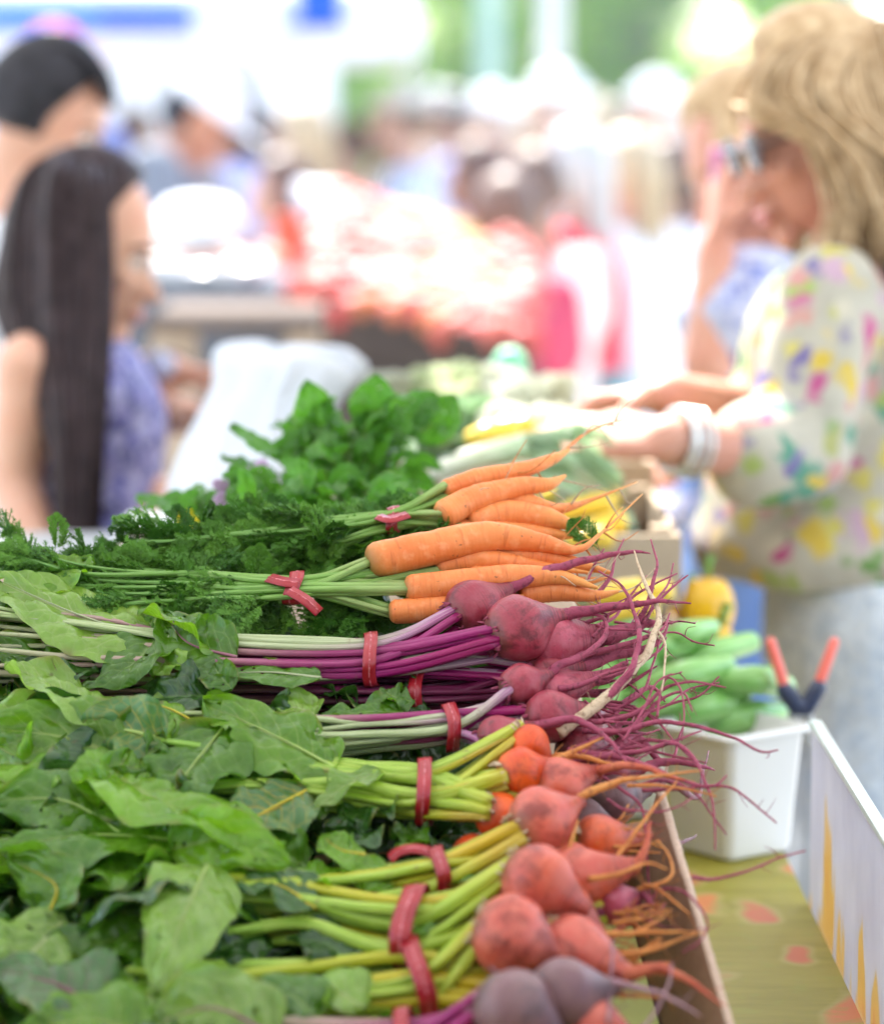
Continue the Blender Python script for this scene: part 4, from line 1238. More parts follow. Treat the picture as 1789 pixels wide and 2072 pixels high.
# loose feathery tops at the horizon of the heap
for i in range(80):
    px = random.uniform(-20, 480); py = random.uniform(1125, 1270) + (30 if px > 330 else 0)
    put_frond(kB, Q(px, py, random.uniform(-30, 10)), V((jit(1) - .4, 0, 0)) + S * jit(.8) + N * random.uniform(-.2, .2), random.uniform(.35, .6), jit(1.5))
for i in range(110):
    px = random.uniform(330, 900); py = random.uniform(1052, 1120)
    put_frond(kA, Q(px, py + (900 - px) * .06, random.uniform(-40, 8)), V((jit(1) - .4, 0, 0)) + S * jit(.8) + N * random.uniform(-.2, .2), random.uniform(.35, .65), jit(1.5))
for i in range(60):
    put_frond(kB, Q(random.uniform(150, 800), random.uniform(1200, 1275), random.uniform(-50, 0)), V((jit(1) - .4, 0, 0)) + S * jit(.8) + N * random.uniform(-.2, .2), random.uniform(.35, .6), jit(1.5))
for (px, py) in ((20, 1085), (110, 1100), (370, 1100), (500, 1080), (600, 1060), (470, 1110), (1215, 1095)):
    put_frond(kB if px < 1000 else kA, Q(px, py + 20, 0), N * .6 + S * .7 + X * jit(.7), random.uniform(.35, .5), jit(1))

# ------------------------------------------------------------------ hero leaves: (parent, pts, width, mat, twist, fold, ruffle, shape)
HL = [
 (bC, [(330, 1300, 30), (150, 1240, 50), (-30, 1160, 60)], 190, 'pale', .1, .1, .10, 0, 'palepurple'),
 (bC, [(60, 1200, 30), (130, 1150, 36), (190, 1130, 26)], 130, 'bright', -.3, .1, .25, 0, None),
 (bC, [(440, 1330, 40), (360, 1265, 70), (280, 1235, 60)], 90, 'bright', .7, .5, .2, 0, 'purple'),
 (bC, [(480, 1330, 50), (380, 1300, 66), (330, 1235, 60)], 110, 'mid', -.4, .3, .15, 2, 'purple'),
 (bC, [(330, 1270, 50), (270, 1340, 44), (170, 1400, 30)], 110, 'mid', .2, .3, .22, 0, None),
 (bC, [(650, 1372, 50), (540, 1360, 50), (418, 1366, 40)], 76, 'mid', .2, .15, .14, 0, 'palepurple'),
 (bC, [(470, 1395, 40), (440, 1360, 50), (425, 1330, 44)], 60, 'mid', -.5, .3, .2, 0, None),
 (bC, [(350, 1310, 44), (330, 1340, 44), (310, 1366, 40)], 90, 'pale', .3, .2, .2, 0, None),
 (bC, [(160, 1310, 20), (80, 1330, 20), (-20, 1300, 20)], 110, 'mid', .0, .2, .2, 0, 'palepurple'),
 (bC, [(200, 1360, 20), (110, 1340, 20), (60, 1380, 10)], 100, 'dark', .4, .3, .25, 0, None),
 (bE, [(240, 1470, 40), (130, 1400, 56), (10, 1340, 60)], 140, 'pale', .5, .25, .2, 0, 'yellow'),
 (bE, [(150, 1480, 30), (60, 1460, 40), (-40, 1430, 40)], 130, 'pale', -.2, .2, .2, 0, None),
 (bE, [(440, 1490, 30), (330, 1430, 60), (240, 1440, 60)], 150, 'bright', .3, -.2, .2, 0, 'deepyellow'),
 (bE, [(680, 1555, 40), (560, 1490, 70), (410, 1420, 66)], 165, 'bright', .1, .15, .18, 0, 'yellow'),
 (bE, [(640, 1450, 20), (600, 1430, 30), (560, 1440, 30)], 90, 'pale', .1, .2, .2, 0, None),
 (bE, [(820, 1440, 20), (740, 1440, 24), (650, 1450, 24)], 70, 'mid', .2, .2, .35, 0, None),
 (bE, [(840, 1420, 16), (800, 1410, 24), (770, 1390, 24)], 60, 'mid', .2, .2, .35, 0, None),
 (bE, [(270, 1540, 30), (130, 1490, 56), (-40, 1470, 60)], 170, 'bright', -.3, .1, .16, 0, None),
 (bE, [(240, 1600, 20), (120, 1560, 40), (-40, 1600, 40)], 140, 'bright', .2, .3, .18, 0, 'yellow'),
 (bE, [(456, 1468, 66), (380, 1560, 62), (320, 1640, 50)], 180, 'mid', .2, .12, .14, 0, 'yellow'),
 (bE, [(540, 1480, 60), (500, 1540, 50), (480, 1590, 30)], 120, 'mid', -.2, .2, .22, 0, None),
 (bE, [(620, 1600, 50), (540, 1640, 54), (450, 1690, 44)], 150, 'yellowvein', .1, .15, .15, 0, 'deepyellow'),
 (bE, [(770, 1560, 50), (700, 1590, 60), (630, 1640, 50)], 70, 'pale', .3, .3, .35, 0, None),
 (bE, [(800, 1620, 20), (740, 1640, 20), (660, 1680, 10)], 110, 'dark', .3, .3, .3, 0, None),
 (bF, [(205, 1545, 60), (330, 1620, 90), (575, 1720, 80)], 200, 'bright', -.35, .15, .16, 0, None),
 (bF, [(200, 1640, 50), (230, 1580, 70), (260, 1520, 60)], 140, 'bright', .5, .3, .2, 0, None),
 (bF, [(340, 1720, 60), (460, 1700, 90), (590, 1750, 84)], 110, 'bright', .6, .3, .18, 0, None),
 (bF, [(360, 1700, 50), (180, 1690, 70), (-40, 1720, 66)], 160, 'mid', .4, .1, .14, 0, 'yellow'),
 (bF, [(250, 1690, 40), (130, 1620, 60), (-30, 1620, 60)], 150, 'mid', -.2, .1, .16, 0, 'yellow'),
 (bF, [(740, 1730, 40), (690, 1720, 50), (650, 1690, 40)], 80, 'bright', .2, .2, .3, 0, 'deepyellow'),
 (bF, [(700, 1800, 30), (660, 1770, 40), (640, 1740, 40)], 80, 'bright', .4, .2, .3, 0, None),
 (bF, [(800, 1790, 30), (740, 1770, 40), (690, 1780, 36)], 70, 'bright', -.2, .2, .3, 0, None),
 (bG, [(420, 1750, 90), (370, 1860, 110), (318, 2010, 110)], 135, 'pale', -.25, .12, .12, 2, 'yellow'),
 (bG, [(640, 1840, 50), (560, 1790, 60), (450, 1790, 50)], 100, 'dark', .3, .3, .15, 0, 'deepyellow'),
 (bG, [(300, 1770, 50), (200, 1760, 60), (60, 1770, 50)], 110, 'mid', .2, .3, .22, 0, None),
 (bG, [(100, 1850, 40), (110, 1790, 60), (20, 1740, 60)], 110, 'mid', -.6, .3, .22, 0, 'deepyellow'),
 (bG, [(440, 1800, 40), (400, 1780, 60), (330, 1790, 60)], 90, 'bright', .2, .3, .22, 0, None),
 (bH, [(340, 1900, 30), (240, 1900, 40), (130, 1920, 36)], 130, 'mid', .1, .2, .24, 0, None),
 (bH, [(130, 1860, 40), (60, 1930, 44), (-20, 1990, 40)], 160, 'pale', -.2, .1, .2, 0, None),
 (bH, [(720, 1960, 30), (660, 1910, 30), (580, 1900, 20)], 110, 'dark', .2, .3, .3, 0, None),
 (bH, [(740, 2040, 60), (660, 2000, 70), (570, 2050, 66)], 120, 'pale', .4, .3, .25, 0, None),
 (bH, [(800, 1900, 60), (850, 1870, 70), (860, 1850, 70)], 50, 'mid', 0, .2, .3, 0, None),
 (bH, [(900, 1770, 50), (950, 1760, 56), (985, 1745, 50)], 50, 'mid', 0, .2, .3, 0, None),
 (bH, [(370, 2020, 50), (250, 2010, 70), (170, 2060, 70)], 130, 'bright', .3, .2, .2, 0, None),
 (bI, [(230, 2060, 90), (110, 1990, 100), (-30, 1960, 90)], 170, 'purplevein', .2, .15, .15, 0, 'purple'),
 (bI, [(560, 2100, 100), (430, 2040, 110), (300, 2080, 100)], 150, 'pale', -.2, .2, .2, 0, 'purple'),
 (bI, [(300, 2100, 110), (180, 2060, 120), (40, 2090, 110)], 170, 'bright', .1, .2, .2, 0, None),
 (bI, [(640, 2060, 90), (580, 2010, 90), (520, 2040, 80)], 110, 'mid', .1, .2, .2, 0, None),
]
for i, (par, pts, wd, mat, tw, fo, ru, shp, rb) in enumerate(HL):
    lo, mid = leaf([Q(*p) for p in pts], wd * PX, mat, par, twist=tw, fold=fo, ruffle=ru, seed=i + 1, shape=shp)
    if rb: rib(mid, 3.6 * PX, M_rib[rb], lo)
# filler leaves underneath, spread over the bunches
rd = random.Random(11)
for i in range(120):
    px = rd.uniform(-60, 640); py = rd.uniform(1330, 2120)
    if py < 1480 and px > 620: continue
    par = bE if py < 1620 else bF if py < 1760 else bG if py < 1900 else bH
    a = math.pi + rd.uniform(-.9, .9); L = rd.uniform(120, 220)
    n0 = rd.uniform(-90, 15)
    pts = [(px, py, n0), (px + math.cos(a) * L * .5, py + math.sin(a) * L * .4, n0 + rd.uniform(0, 30)), (px + math.cos(a) * L, py + math.sin(a) * L * .8, n0 - rd.uniform(0, 30))]
    if py < 1400: continue
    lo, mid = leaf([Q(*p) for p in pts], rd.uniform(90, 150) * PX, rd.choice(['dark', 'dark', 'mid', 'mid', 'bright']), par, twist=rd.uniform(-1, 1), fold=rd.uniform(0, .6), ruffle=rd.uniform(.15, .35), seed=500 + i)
# lowest bed of leaves that closes the gaps
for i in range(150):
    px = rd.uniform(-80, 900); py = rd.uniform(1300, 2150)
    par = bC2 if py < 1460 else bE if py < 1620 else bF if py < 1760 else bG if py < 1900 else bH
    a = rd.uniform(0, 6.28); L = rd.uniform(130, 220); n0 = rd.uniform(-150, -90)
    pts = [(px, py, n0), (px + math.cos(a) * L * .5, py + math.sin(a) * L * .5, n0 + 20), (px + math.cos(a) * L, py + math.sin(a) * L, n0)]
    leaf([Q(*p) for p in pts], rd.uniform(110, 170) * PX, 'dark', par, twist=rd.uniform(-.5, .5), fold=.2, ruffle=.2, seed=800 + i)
for i in range(26):       # small curled leaves between the stems
    px = rd.uniform(600, 900); py = rd.choice([rd.uniform(1560, 1680), rd.uniform(1660, 1720), rd.uniform(1940, 2072), rd.uniform(1400, 1450)])
    par = bD if py < 1470 else bE if py < 1660 else bF if py < 1800 else bH
    a = math.pi + rd.uniform(-1, 1); L = rd.uniform(50, 100); n0 = rd.uniform(-40, 10)
    pts = [(px, py, n0), (px + math.cos(a) * L * .5, py + math.sin(a) * L * .4, n0 + 15), (px + math.cos(a) * L, py + math.sin(a) * L * .8, n0)]
    leaf([Q(*p) for p in pts], rd.uniform(45, 80) * PX, rd.choice(['dark', 'mid', 'dark']), par, twist=rd.uniform(-.8, .8), fold=.4, ruffle=.4, seed=1200 + i)
# ------------------------------------------------------------------ tub with cucumbers, tongs
M_tub = simple('white_plastic', (.74, .73, .70), .35, .5, .04, 8, .05)
def tub(px, py, half, h, rot, label):
    b = T(px, py, TZ + .006)
    r = empty('plastic_tub', b, label, 'tub', 'white plastic tubs on the table')
    g = G(); ux = V((math.cos(rot), math.sin(rot), 0)); uy = V((-math.sin(rot), math.cos(rot), 0))
    def ring(s, z, k=.25, n=8):
        out = []
        for q in range(4):
            cx = (1, -1, -1, 1)[q]; cy = (1, 1, -1, -1)[q]
            for i in range(n + 1):
                a = math.pi / 2 * (q + i / n)
                out.append(b + ux * (cx * s * (1 - k) + math.cos(a) * s * k) + uy * (cy * s * (1 - k) + math.sin(a) * s * k) + V((0, 0, z)))
        return out
    prof = [(half * .80, 0), (half * .82, .004), (half * .98, h * .93), (half * 1.0, h * .94), (half * 1.08, h * .95), (half * 1.09, h), (half * 1.0, h * 1.005), (half * .96, h * .96), (half * .80, .008)]
    vs = []; fs = []
    for (s_, z) in prof: vs += ring(s_, z)
    m = 36
    for i in range(len(prof) - 1):
        for k in range(m): fs.append((i * m + k, i * m + (k + 1) % m, (i + 1) * m + (k + 1) % m, (i + 1) * m + k))
    fs.append(tuple(range(m))[::-1]); fs.append(tuple(range(len(vs) - m, len(vs))))
    g.add(vs, fs); g.build('tub_body', M_tub, r)
    return r, b
tub(1478, 1716, .052, .122, R(38), 'white square tub under the cucumbers beside the cardboard box')
tub(1240, 1640, .050, .115, R(12), 'white tub half hidden behind the tangled beet roots')
M_cuke = Mat('cucumber_skin', .25, .6)
_c = M_cuke
u_, v_ = _c.uvs()
_cb = _c.n('CombineXYZ'); _c.put(_cb.inputs[0], _c.mth('MULTIPLY', u_, 14)); _c.put(_cb.inputs[1], _c.mth('MULTIPLY', v_, 3)); _c.put(_cb.inputs[2], _c.rnd())
_c.color(_c.mix(_c.map(_c.noise(_cb.outputs[0], 1.2, 3), .35, .65), (.14, .36, .07), (.30, .54, .17)))
def vegtube(name, pts, rad, mat, label, cat, group, stemmat=None):
    p = catmull(pts, 6); n = len(p); r = lerplist(rad, n)
    a = (p[0] - p[1]).normalized() * r[0]; b = (p[-1] - p[-2]).normalized() * r[-1]
    p = [p[0] + a * .6, p[0] + a * .5, p[0] + a * .3] + p + [p[-1] + b * .3, p[-1] + b * .5, p[-1] + b * .6]
    r = [r[0] * .2, r[0] * .6, r[0] * .85] + r + [r[-1] * .85, r[-1] * .6, r[-1] * .2]
    root = empty(name, p[0], label, cat, group)
    g = G(); g.tube(p, r, 16, rough=.05); g.build('fruit', mat, root)
    g = G(); d = (p[0] - p[3]).normalized(); g.tube([p[0], p[0] + d * .006, p[0] + d * .013 + V((0, 0, .002))], [r[3] * .22, r[3] * .2, r[3] * .25], 8)
    g.build('stalk', stemmat or M_stem['carrot'], root)
    return root
CK = [(1300, 1400, 1470, 1350, 26), (1340, 1460, 1500, 1420, 30), (1420, 1476, 1570, 1446, 30), (1270, 1340, 1420, 1296, 26), (1360, 1362, 1520, 1300, 24), (1390, 1412, 1560, 1372, 27), (1300, 1440, 1400, 1400, 24), (1470, 1380, 1590, 1390, 26), (1250, 1380, 1330, 1330, 24), (1330, 1310, 1440, 1270, 22), (1170, 1440, 1290, 1420, 26), (1180, 1390, 1280, 1370, 26), (1170, 1340, 1290, 1315, 25), (1190, 1285, 1300, 1268, 25)]
CKL = ['upper left cucumber pointing up towards the yellow peppers', 'cucumber resting along the front rim of the white tub', 'lowest cucumber at the right front corner of the white tub', 'topmost left cucumber behind the root tangle', 'cucumber just below the small yellow pepper', 'middle cucumber of the heap pointing at the tongs', 'cucumber at the left rim of the tub behind the roots', 'level cucumber nearest the red handled tongs', 'cucumber mostly hidden behind the beet roots', 'short cucumber at the very top of the heap', 'lowest of four behind the roots, in the hidden tub', 'second lowest of four behind the roots, in the hidden tub', 'third of four behind the roots, under the yellow squash', 'highest of four behind the roots, touching the yellow squash']
for i, (a, b, c, d, r) in enumerate(CK):
    dd = 2.96 + .02 * (i % 3) + (.06 if b < 1380 else 0)
    vegtube('cucumber', [P(a, b, dd), P((a + c) / 2, (b + d) / 2 - 8, dd - .01), P(c, d, dd + .03)], [r * dd / F * 1.0, r * dd / F * 1.2, r * dd / F * .95], M_cuke.m,
            'green ' + CKL[i], 'cucumber', 'cucumbers heaped over the white tubs')
# leafy greens behind the cucumbers
M_bok = leaf_mat('leek_leaf', (.16, .30, .12), (.34, .46, .26), (.5, .58, .4), .35, .25)
M_leaf['leek'] = M_bok
def greens(name, label, cat, base, n, spread, L, wd, mats, seed, dirv, twistr=.8, group=None, stem=None, sr=.002):
    rd = random.Random(seed); r = empty(name, base, label, cat, group)
    for i in range(n):
        d = (dirv + V((rd.gauss(0, spread), rd.gauss(0, spread), rd.gauss(0, spread * .8)))).normalized(); l = L * rd.uniform(.6, 1.15)
        b0 = base + V((rd.gauss(0, .012), rd.gauss(0, .012), rd.gauss(0, .008)))
        b1 = b0 + d * l * .45
        if stem:
            g = G(); g.tube([b0, b0 + d * l * .25 + V((0, 0, .004)), b1], [sr, sr * .8, sr * .5], 8); g.build('stem', stem, r)
        lo, mid = leaf([b1, b1 + d * l * .3 + V((0, 0, .012)), b1 + d * l * .62 - V((0, 0, rd.uniform(0, .03)))], wd * rd.uniform(.7, 1.2), rd.choice(mats), r, twist=rd.uniform(-twistr, twistr), fold=rd.uniform(.1, .5), ruffle=.12, seed=2000 + seed * 50 + i)
    return r
greens('spring_greens', 'dark green leafy greens lying behind the tangled beet roots left of the tub', 'leafy greens', P(1250, 1420, 3.0), 8, .5, .07, .035, ['dark', 'mid'], 3, V((.5, .2, .1)), stem=M_stem['carrot'])
# yellow squash things
M_yel = simple('yellow_pepper_skin', (.72, .40, .006), .2, .6, .08, 12, .05)
M_yel2 = simple('yellow_squash_skin', (.80, .56, .07), .3, .5, .1, 12, .05)
def pepper(px, py, d, w, h, label, lean=0.0, mat=None):
    c = P(px, py, d); w = w * d / F; h = h * d / F
    r = empty('yellow_pepper', c - V((0, 0, h / 2)), label, 'pepper')
    def fn(q):
        a = math.atan2(q.y, q.x); k = 1 + .05 * math.cos(3 * a) * (1 - abs(q.z)) - .12 * max(0, -q.z)
        z = q.z - .35 * max(0, q.z) ** 4 * (1 - math.hypot(q.x, q.y))
        return V((q.x * k, q.y * k, z))
    g = G(); up = V((math.sin(lean), 0, math.cos(lean))); g.ellipsoid(c, V((up.z, 0, -up.x)) * w / 2, V((0, w / 2, 0)), up * h / 2, 28, 18, fn); g.build('fruit', mat or M_yel, r)
    g = G(); t = c + up * h * .42; g.tube([t, t + up * .012, t + up * .022 + V((.004, 0, 0))], [.006, .004, .005], 8); g.build('stalk', M_stem['carrot'], r)
pepper(1432, 1235, 3.22, 108, 165, 'tall bright yellow pepper standing behind the cucumbers')
pepper(1395, 1250, 3.26, 90, 110, 'yellow pepper half hidden left of the tall yellow one')
pepper(1452, 1300, 3.2, 60, 90, 'small narrow yellow pepper below the tall yellow one', .2)
for i, (a, b, c, d, r, dd) in enumerate([(1130, 1040, 1230, 1018, 26, 3.26), (1170, 1082, 1256, 1056, 25, 3.24), (1100, 1005, 1190, 985, 22, 3.34), (1180, 1024, 1245, 1006, 20, 3.32), (1150, 1094, 1230, 1088, 24, 3.2), (1200, 1212, 1290, 1196, 28, 3.0), (1240, 1244, 1320, 1230, 24, 2.98), (1280, 1206, 1350, 1196, 24, 3.02)]):
    vegtube('yellow_squash', [P(a, b, dd), P((a + c) / 2, (b + d) / 2 - 4, dd), P(c, d, dd)], [r * dd / F * .6, r * dd / F * .9, r * dd / F], M_yel2, 'yellow summer squash ' + ['at the back just under the upper carrot tips', 'furthest right behind the upper carrots', 'highest of all behind the carrots, next to the leeks', 'small and high behind the right carrot tips', 'lowest behind the feathery sprig of the carrot tips', 'behind the upper root of the purple beets', 'peeping out under the crossing purple roots', 'nearest to the tall yellow pepper behind the roots'][i], 'squash', 'yellow squash behind the carrots')
# red handled tongs
r = empty('salad_tongs', P(1620, 1440, 2.95), 'open tongs with red handles and dark pivot standing in the produce', 'tongs')
M_redh = simple('red_handle_plastic', (.78, .16, .12), .3, .5, .05)
M_navy = simple('dark_pivot_plastic', (.02, .03, .07), .3, .5, .05)
for (a, b) in (((1560, 1300), (1588, 1392)), ((1688, 1300), (1656, 1388))):
    g = G(); g.capsule(P(*a, 2.95), P(*b, 2.95), .0050, .0058, 12); g.build('handle', M_redh, r)
g = G(); g.chain([P(1590, 1398, 2.95), P(1612, 1430, 2.95), P(1634, 1430, 2.95), P(1656, 1392, 2.95)], [.009] * 4, 12); g.build('pivot', M_navy, r)
g = G(); g.capsule(P(1612, 1430, 2.95), P(1606, 1500, 2.96), .005, .004, 10); g.build('jaw', M_greymetal, r)
g = G(); g.capsule(P(1636, 1430, 2.95), P(1640, 1500, 2.96), .005, .004, 10); g.build('jaw', M_greymetal, r)

# ------------------------------------------------------------------ wooden boxes carrying the back half of the stall
def crate(c, hx, hy, h, label, rot=0.0, mat=None, group=None, slats=3):
    r = empty('wooden_crate', c, label, 'crate', group); mat = mat or M_lightwood
    ux = V((math.cos(rot), math.sin(rot), 0)); uy = V((-math.sin(rot), math.cos(rot), 0)); uz = V((0, 0, 1))
    sh = h / slats
    for k in range(slats):
        z = V((0, 0, sh * (k + .5)))
        for s in (-1, 1):
            g = G(); g.box(c + z + uy * s * hy, hx, .004, sh * .42, ux, uy, uz); bevel(g.build('slat', mat, r, False), .0015)
            g = G(); g.box(c + z + ux * s * (hx - .006), .004, hy - .005, sh * .42, ux, uy, uz); bevel(g.build('slat', mat, r, False), .0015)
    for a in (-1, 1):
        for b in (-1, 1):
            g = G(); g.box(c + ux * a * (hx - .022) + uy * b * (hy - .016) + V((0, 0, h / 2)), .010, .010, h / 2, ux, uy, uz); g.build('corner_post', mat, r, False)
    g = G(); g.box(c + V((0, 0, .006)), hx - .011, hy - .006, .004, ux, uy, uz); g.build('crate_floor', mat, r, False)
    g = G(); g.box(c + V((0, 0, h - .03)), hx - .034, hy - .030, .003, ux, uy, uz); g.build('false_bottom', M_greencloth, r, False)
M_greencloth = simple('dark_green_liner', (.03, .07, .03), .8, .2)
crate(V((-.12, 2.95, TZ + .008)), .21, .19, .27, 'light wooden crate under the basil and herbs', group='wooden crates on the stall table')
crate(V((.06, 3.36, TZ + .008)), .19, .19, .27, 'light wooden crate under the leeks and cabbages', group='wooden crates on the stall table')
crate(V((.06, 3.78, TZ + .008)), .19, .19, .30, 'light wooden crate furthest back under the pale cabbages', group='wooden crates on the stall table')

# ------------------------------------------------------------------ basil, herbs, flowers
def basil(label, cx, cy, d, W, H, n, seed, mats=('basil',), name='basil_bunch', cat='basil', lw=.036, ll=.055, up=.55):
    rd = random.Random(seed); base = P(cx, cy + H / 2, d)
    r = empty(name, base, label, cat)
    for i in range(n):
        a = rd.uniform(-1, 1); b = rd.uniform(0, 1) ** .8
        px = cx + a * W / 2 * math.sqrt(max(.05, 1 - (b - .3) ** 2)); py = cy + H / 2 - b * H
        p = P(px, py, d + rd.uniform(-.07, .05))
        dr = V((a * .8 + rd.gauss(0, .4), rd.gauss(-.35, .4), rd.gauss(up * b + .1, .35))).normalized()
        l = ll * rd.uniform(.7, 1.25)
        leaf([p, p + dr * l * .5 + V((0, 0, .004)), p + dr * l - V((0, 0, rd.uniform(0, .016)))], lw * rd.uniform(.7, 1.2), rd.choice(mats), r, twist=rd.uniform(-1, 1), fold=rd.uniform(.1, .6), ruffle=.04, curl=-.2, seed=3000 + seed * 211 + i, shape=1)
        if i % 5 == 0:
            g = G(); q = base + V((jit(.03), jit(.03), 0)); g.tube(catmull([q, q.lerp(p, .5) + V((0, 0, .01)), p], 4), [.0018] * 9, 6); g.build('stem', M_stem['carrot'], r)
    return r
basil('tall bunch of fresh basil standing behind the carrot tops', 710, 955, 2.92, 200, 200, 115, 1, lw=.0175, ll=.046)
h1 = basil('low leafy herbs with tiny flowers left of the tall basil', 455, 1050, 2.85, 200, 60, 46, 2, name='herb_bunch', cat='herbs', lw=.016, ll=.032)
basil('fresh herbs filling the space between basil and carrot ties', 640, 1040, 2.78, 330, 90, 60, 3, name='herb_bunch', cat='herbs', lw=.020, ll=.04)
for (px, py, dr) in ((620, 850, (-.15, 0, 1)), (770, 835, (.7, 0, .6)), (545, 925, (-1, 0, .35)), (550, 890, (-.9, 0, .6)), (375, 1000, (-1, 0, .3)), (830, 860, (.5, .1, .7)), (625, 930, (-.2, -.4, .9)), (730, 840, (.1, 0, 1))):
    q = P(px + 20, py + 40, 2.88); dv = V(dr).normalized()
    leaf([q, q + dv * .03, q + dv * .058], .036, 'basil', h1, twist=.4, fold=.2, ruffle=.03, seed=int(px), shape=1)
def flower(par, c, r, mat, n=5, seed=0):
    rd = random.Random(seed)
    for i in range(n):
        a = 2 * math.pi * i / n; d = V((math.cos(a), -.3, math.sin(a))).normalized()
        g = G(); g.ellipsoid(c + d * r * .6, d * r * .6, d.cross(V((0, 1, 0))).normalized() * r * .38, V((0, 1, 0)).cross(d).cross(d).normalized() * r * .1 + V((0, .0008, 0)), 10, 6); g.build('petal', mat, par)
M_lav = simple('lavender_petal', (.56, .38, .58), .6, .2, .1); M_yp = simple('yellow_petal', (.78, .60, .02), .6, .2, .1)
fl = empty('edible_flowers', P(500, 985, 2.86), 'small bunch of lavender and yellow flowers among the low herbs', 'flowers')
for i, (px, py, m_, rr) in enumerate([(465, 995, M_lav, .016), (520, 975, M_lav, .02), (462, 1018, M_lav, .012), (378, 1052, M_yp, .010), (488, 1068, M_yp, .011)]):
    flower(fl, P(px, py, 2.78), rr, m_, 5, i)
    g = G(); g.tube([P(px, py, 2.785), P(px + 5, py + 30, 2.80), P(px + 10, py + 70, 2.83)], [.001, .001, .001], 5); g.build('stem', M_stem['carrot'], fl)

# ------------------------------------------------------------------ leeks, cabbages
M_leekw = stem_mat('leek_white', [(0, (.72, .70, .60)), (.5, (.62, .66, .44)), (1, (.26, .40, .18))], (.8, .8, .7), .2)
for i, (a, b, c, d, r, dd) in enumerate([(830, 1005, 828, 900, 16, 2.98), (870, 960, 1060, 905, 20, 3.12), (900, 990, 1080, 950, 18, 3.02), (930, 930, 1140, 880, 18, 3.2), (860, 1010, 1010, 1000, 15, 2.95), (980, 920, 1160, 930, 14, 3.15)]):
    rt = empty('leek', P(a, b, dd), 'pale leek ' + ['standing upright against the right side of the basil', 'lying long and diagonal behind the back carrot bunch', 'lying just above the back carrots', 'lying highest, in front of the cabbages', 'lying lowest and nearly level by the carrot tie', 'lying furthest right towards the hands of the blonde woman'][i], 'leek', 'leeks between basil and cabbages')
    g = G(); q = catmull([P(a, b, dd), P((a + c) / 2, (b + d) / 2 - 6, dd), P(c, d, dd + .02)], 6); g.tube(q, lerplist([r * dd / F, r * dd / F * .9, r * dd / F], len(q)), 14, ribs=5, ribamp=.04); g.build('shaft', M_leekw, rt)
    for k in range(4):
        e = q[-1]; dv = ((q[-1] - q[-3]).normalized() + V((jit(.3), jit(.3), jit(.4)))).normalized()
        leaf([q[-3], e + dv * .02, e + dv * .06 - V((0, 0, .015))], .016, 'leek', rt, twist=jit(.8), fold=.5, ruffle=.03, seed=4000 + i * 7 + k, shape=1)
def cabbage_mesh(seed, ca, cb, name):
    m = leaf_mat(name, ca, cb, (.62, .68, .50), .4, .3)
    rd = random.Random(seed); g = G()
    g.ellipsoid(V((0, 0, 0)), V((.8, 0, 0)), V((0, .8, 0)), V((0, 0, .72)), 24, 16, lambda q: q * (1 + .04 * noise.noise(q * 3)))
    for L_ in range(11):
        a0 = rd.uniform(0, 6.28); tilt = rd.uniform(.3, 1.3); k = 1.0 + .04 * L_ * .4
        vs = []; uv = []; fs = []; n = 12
        for i in range(n + 1):
            for j in range(n + 1):
                u = i / n * 2 - 1; v = j / n
                th = -1.3 + v * 2.0; w_ = math.cos(u * 1.2)
                open_ = 1 + .28 * max(0, v - .72) / .28 * rd.uniform(.9, 1.0) * (.5 + L_ / 11)
                rr = .82 * k * open_ + .05 * math.sin(u * 9 + a0) * v + .03 * noise.noise(V((u * 4, v * 4, L_)))
                x = rr * math.sin(u * .95) * math.cos(th * .75); y = rr * math.cos(u * .95) * math.cos(th * .75); z = rr * math.sin(th)
                p = Matrix.Rotation(a0, 3, 'Z') @ (Matrix.Rotation(tilt - .8, 3, 'X') @ V((x, y, z)))
                vs.append(p); uv.append(((u + 1) / 2, v))
        for i in range(n):
            for j in range(n): a = i * (n + 1) + j; fs.append((a, a + 1, a + n + 2, a + n + 1))
        g.add(vs, fs, uv)
    return g.mesh('cabbage_head', m)
cab = [cabbage_mesh(1, (.36, .46, .20), (.52, .60, .34), 'pale_cabbage_leaf'), cabbage_mesh(2, (.56, .60, .42), (.70, .72, .55), 'white_cabbage_leaf'), cabbage_mesh(3, (.10, .22, .08), (.22, .36, .18), 'green_cabbage_leaf')]
for i, (px, py, rp, d, k, lb) in enumerate([(880, 800, 60, 3.75, 0, 'pale green cabbage at the back left of the cabbage heap'), (960, 795, 66, 3.8, 0, 'pale green cabbage behind the white cabbages'), (1030, 815, 70, 3.75, 1, 'white cabbage at the top of the cabbage heap'), (1100, 830, 70, 3.7, 1, 'white cabbage at the right end of the heap'),
        (940, 865, 64, 3.5, 2, 'darker green cabbage in front of the pale ones'), (1020, 880, 60, 3.45, 1, 'white cabbage in the middle of the heap'), (1120, 890, 74, 3.5, 1, 'large white cabbage nearest the hands of the blonde shopper'), (860, 880, 56, 3.4, 2, 'green cabbage just right of the basil'), (1180, 980, 62, 3.3, 1, 'white cabbage above the yellow squash'), (1160, 890, 54, 3.62, 1, 'small white cabbage at the edge of the heap'),
        (780, 800, 50, 3.7, 1, 'white cabbage between the plastic bag and the pale cabbages')]):
    o = bpy.data.objects.new('cabbage', cab[k]); sc.collection.objects.link(o)
    o.location = P(px, py, d); s = rp * d / F; o.scale = (s, s, s * .92); o.rotation_euler = (rd.uniform(-.3, .3), rd.uniform(-.3, .3), rd.uniform(0, 6)); tag(o, lb, 'cabbage', 'cabbages heaped at the back of the stall')
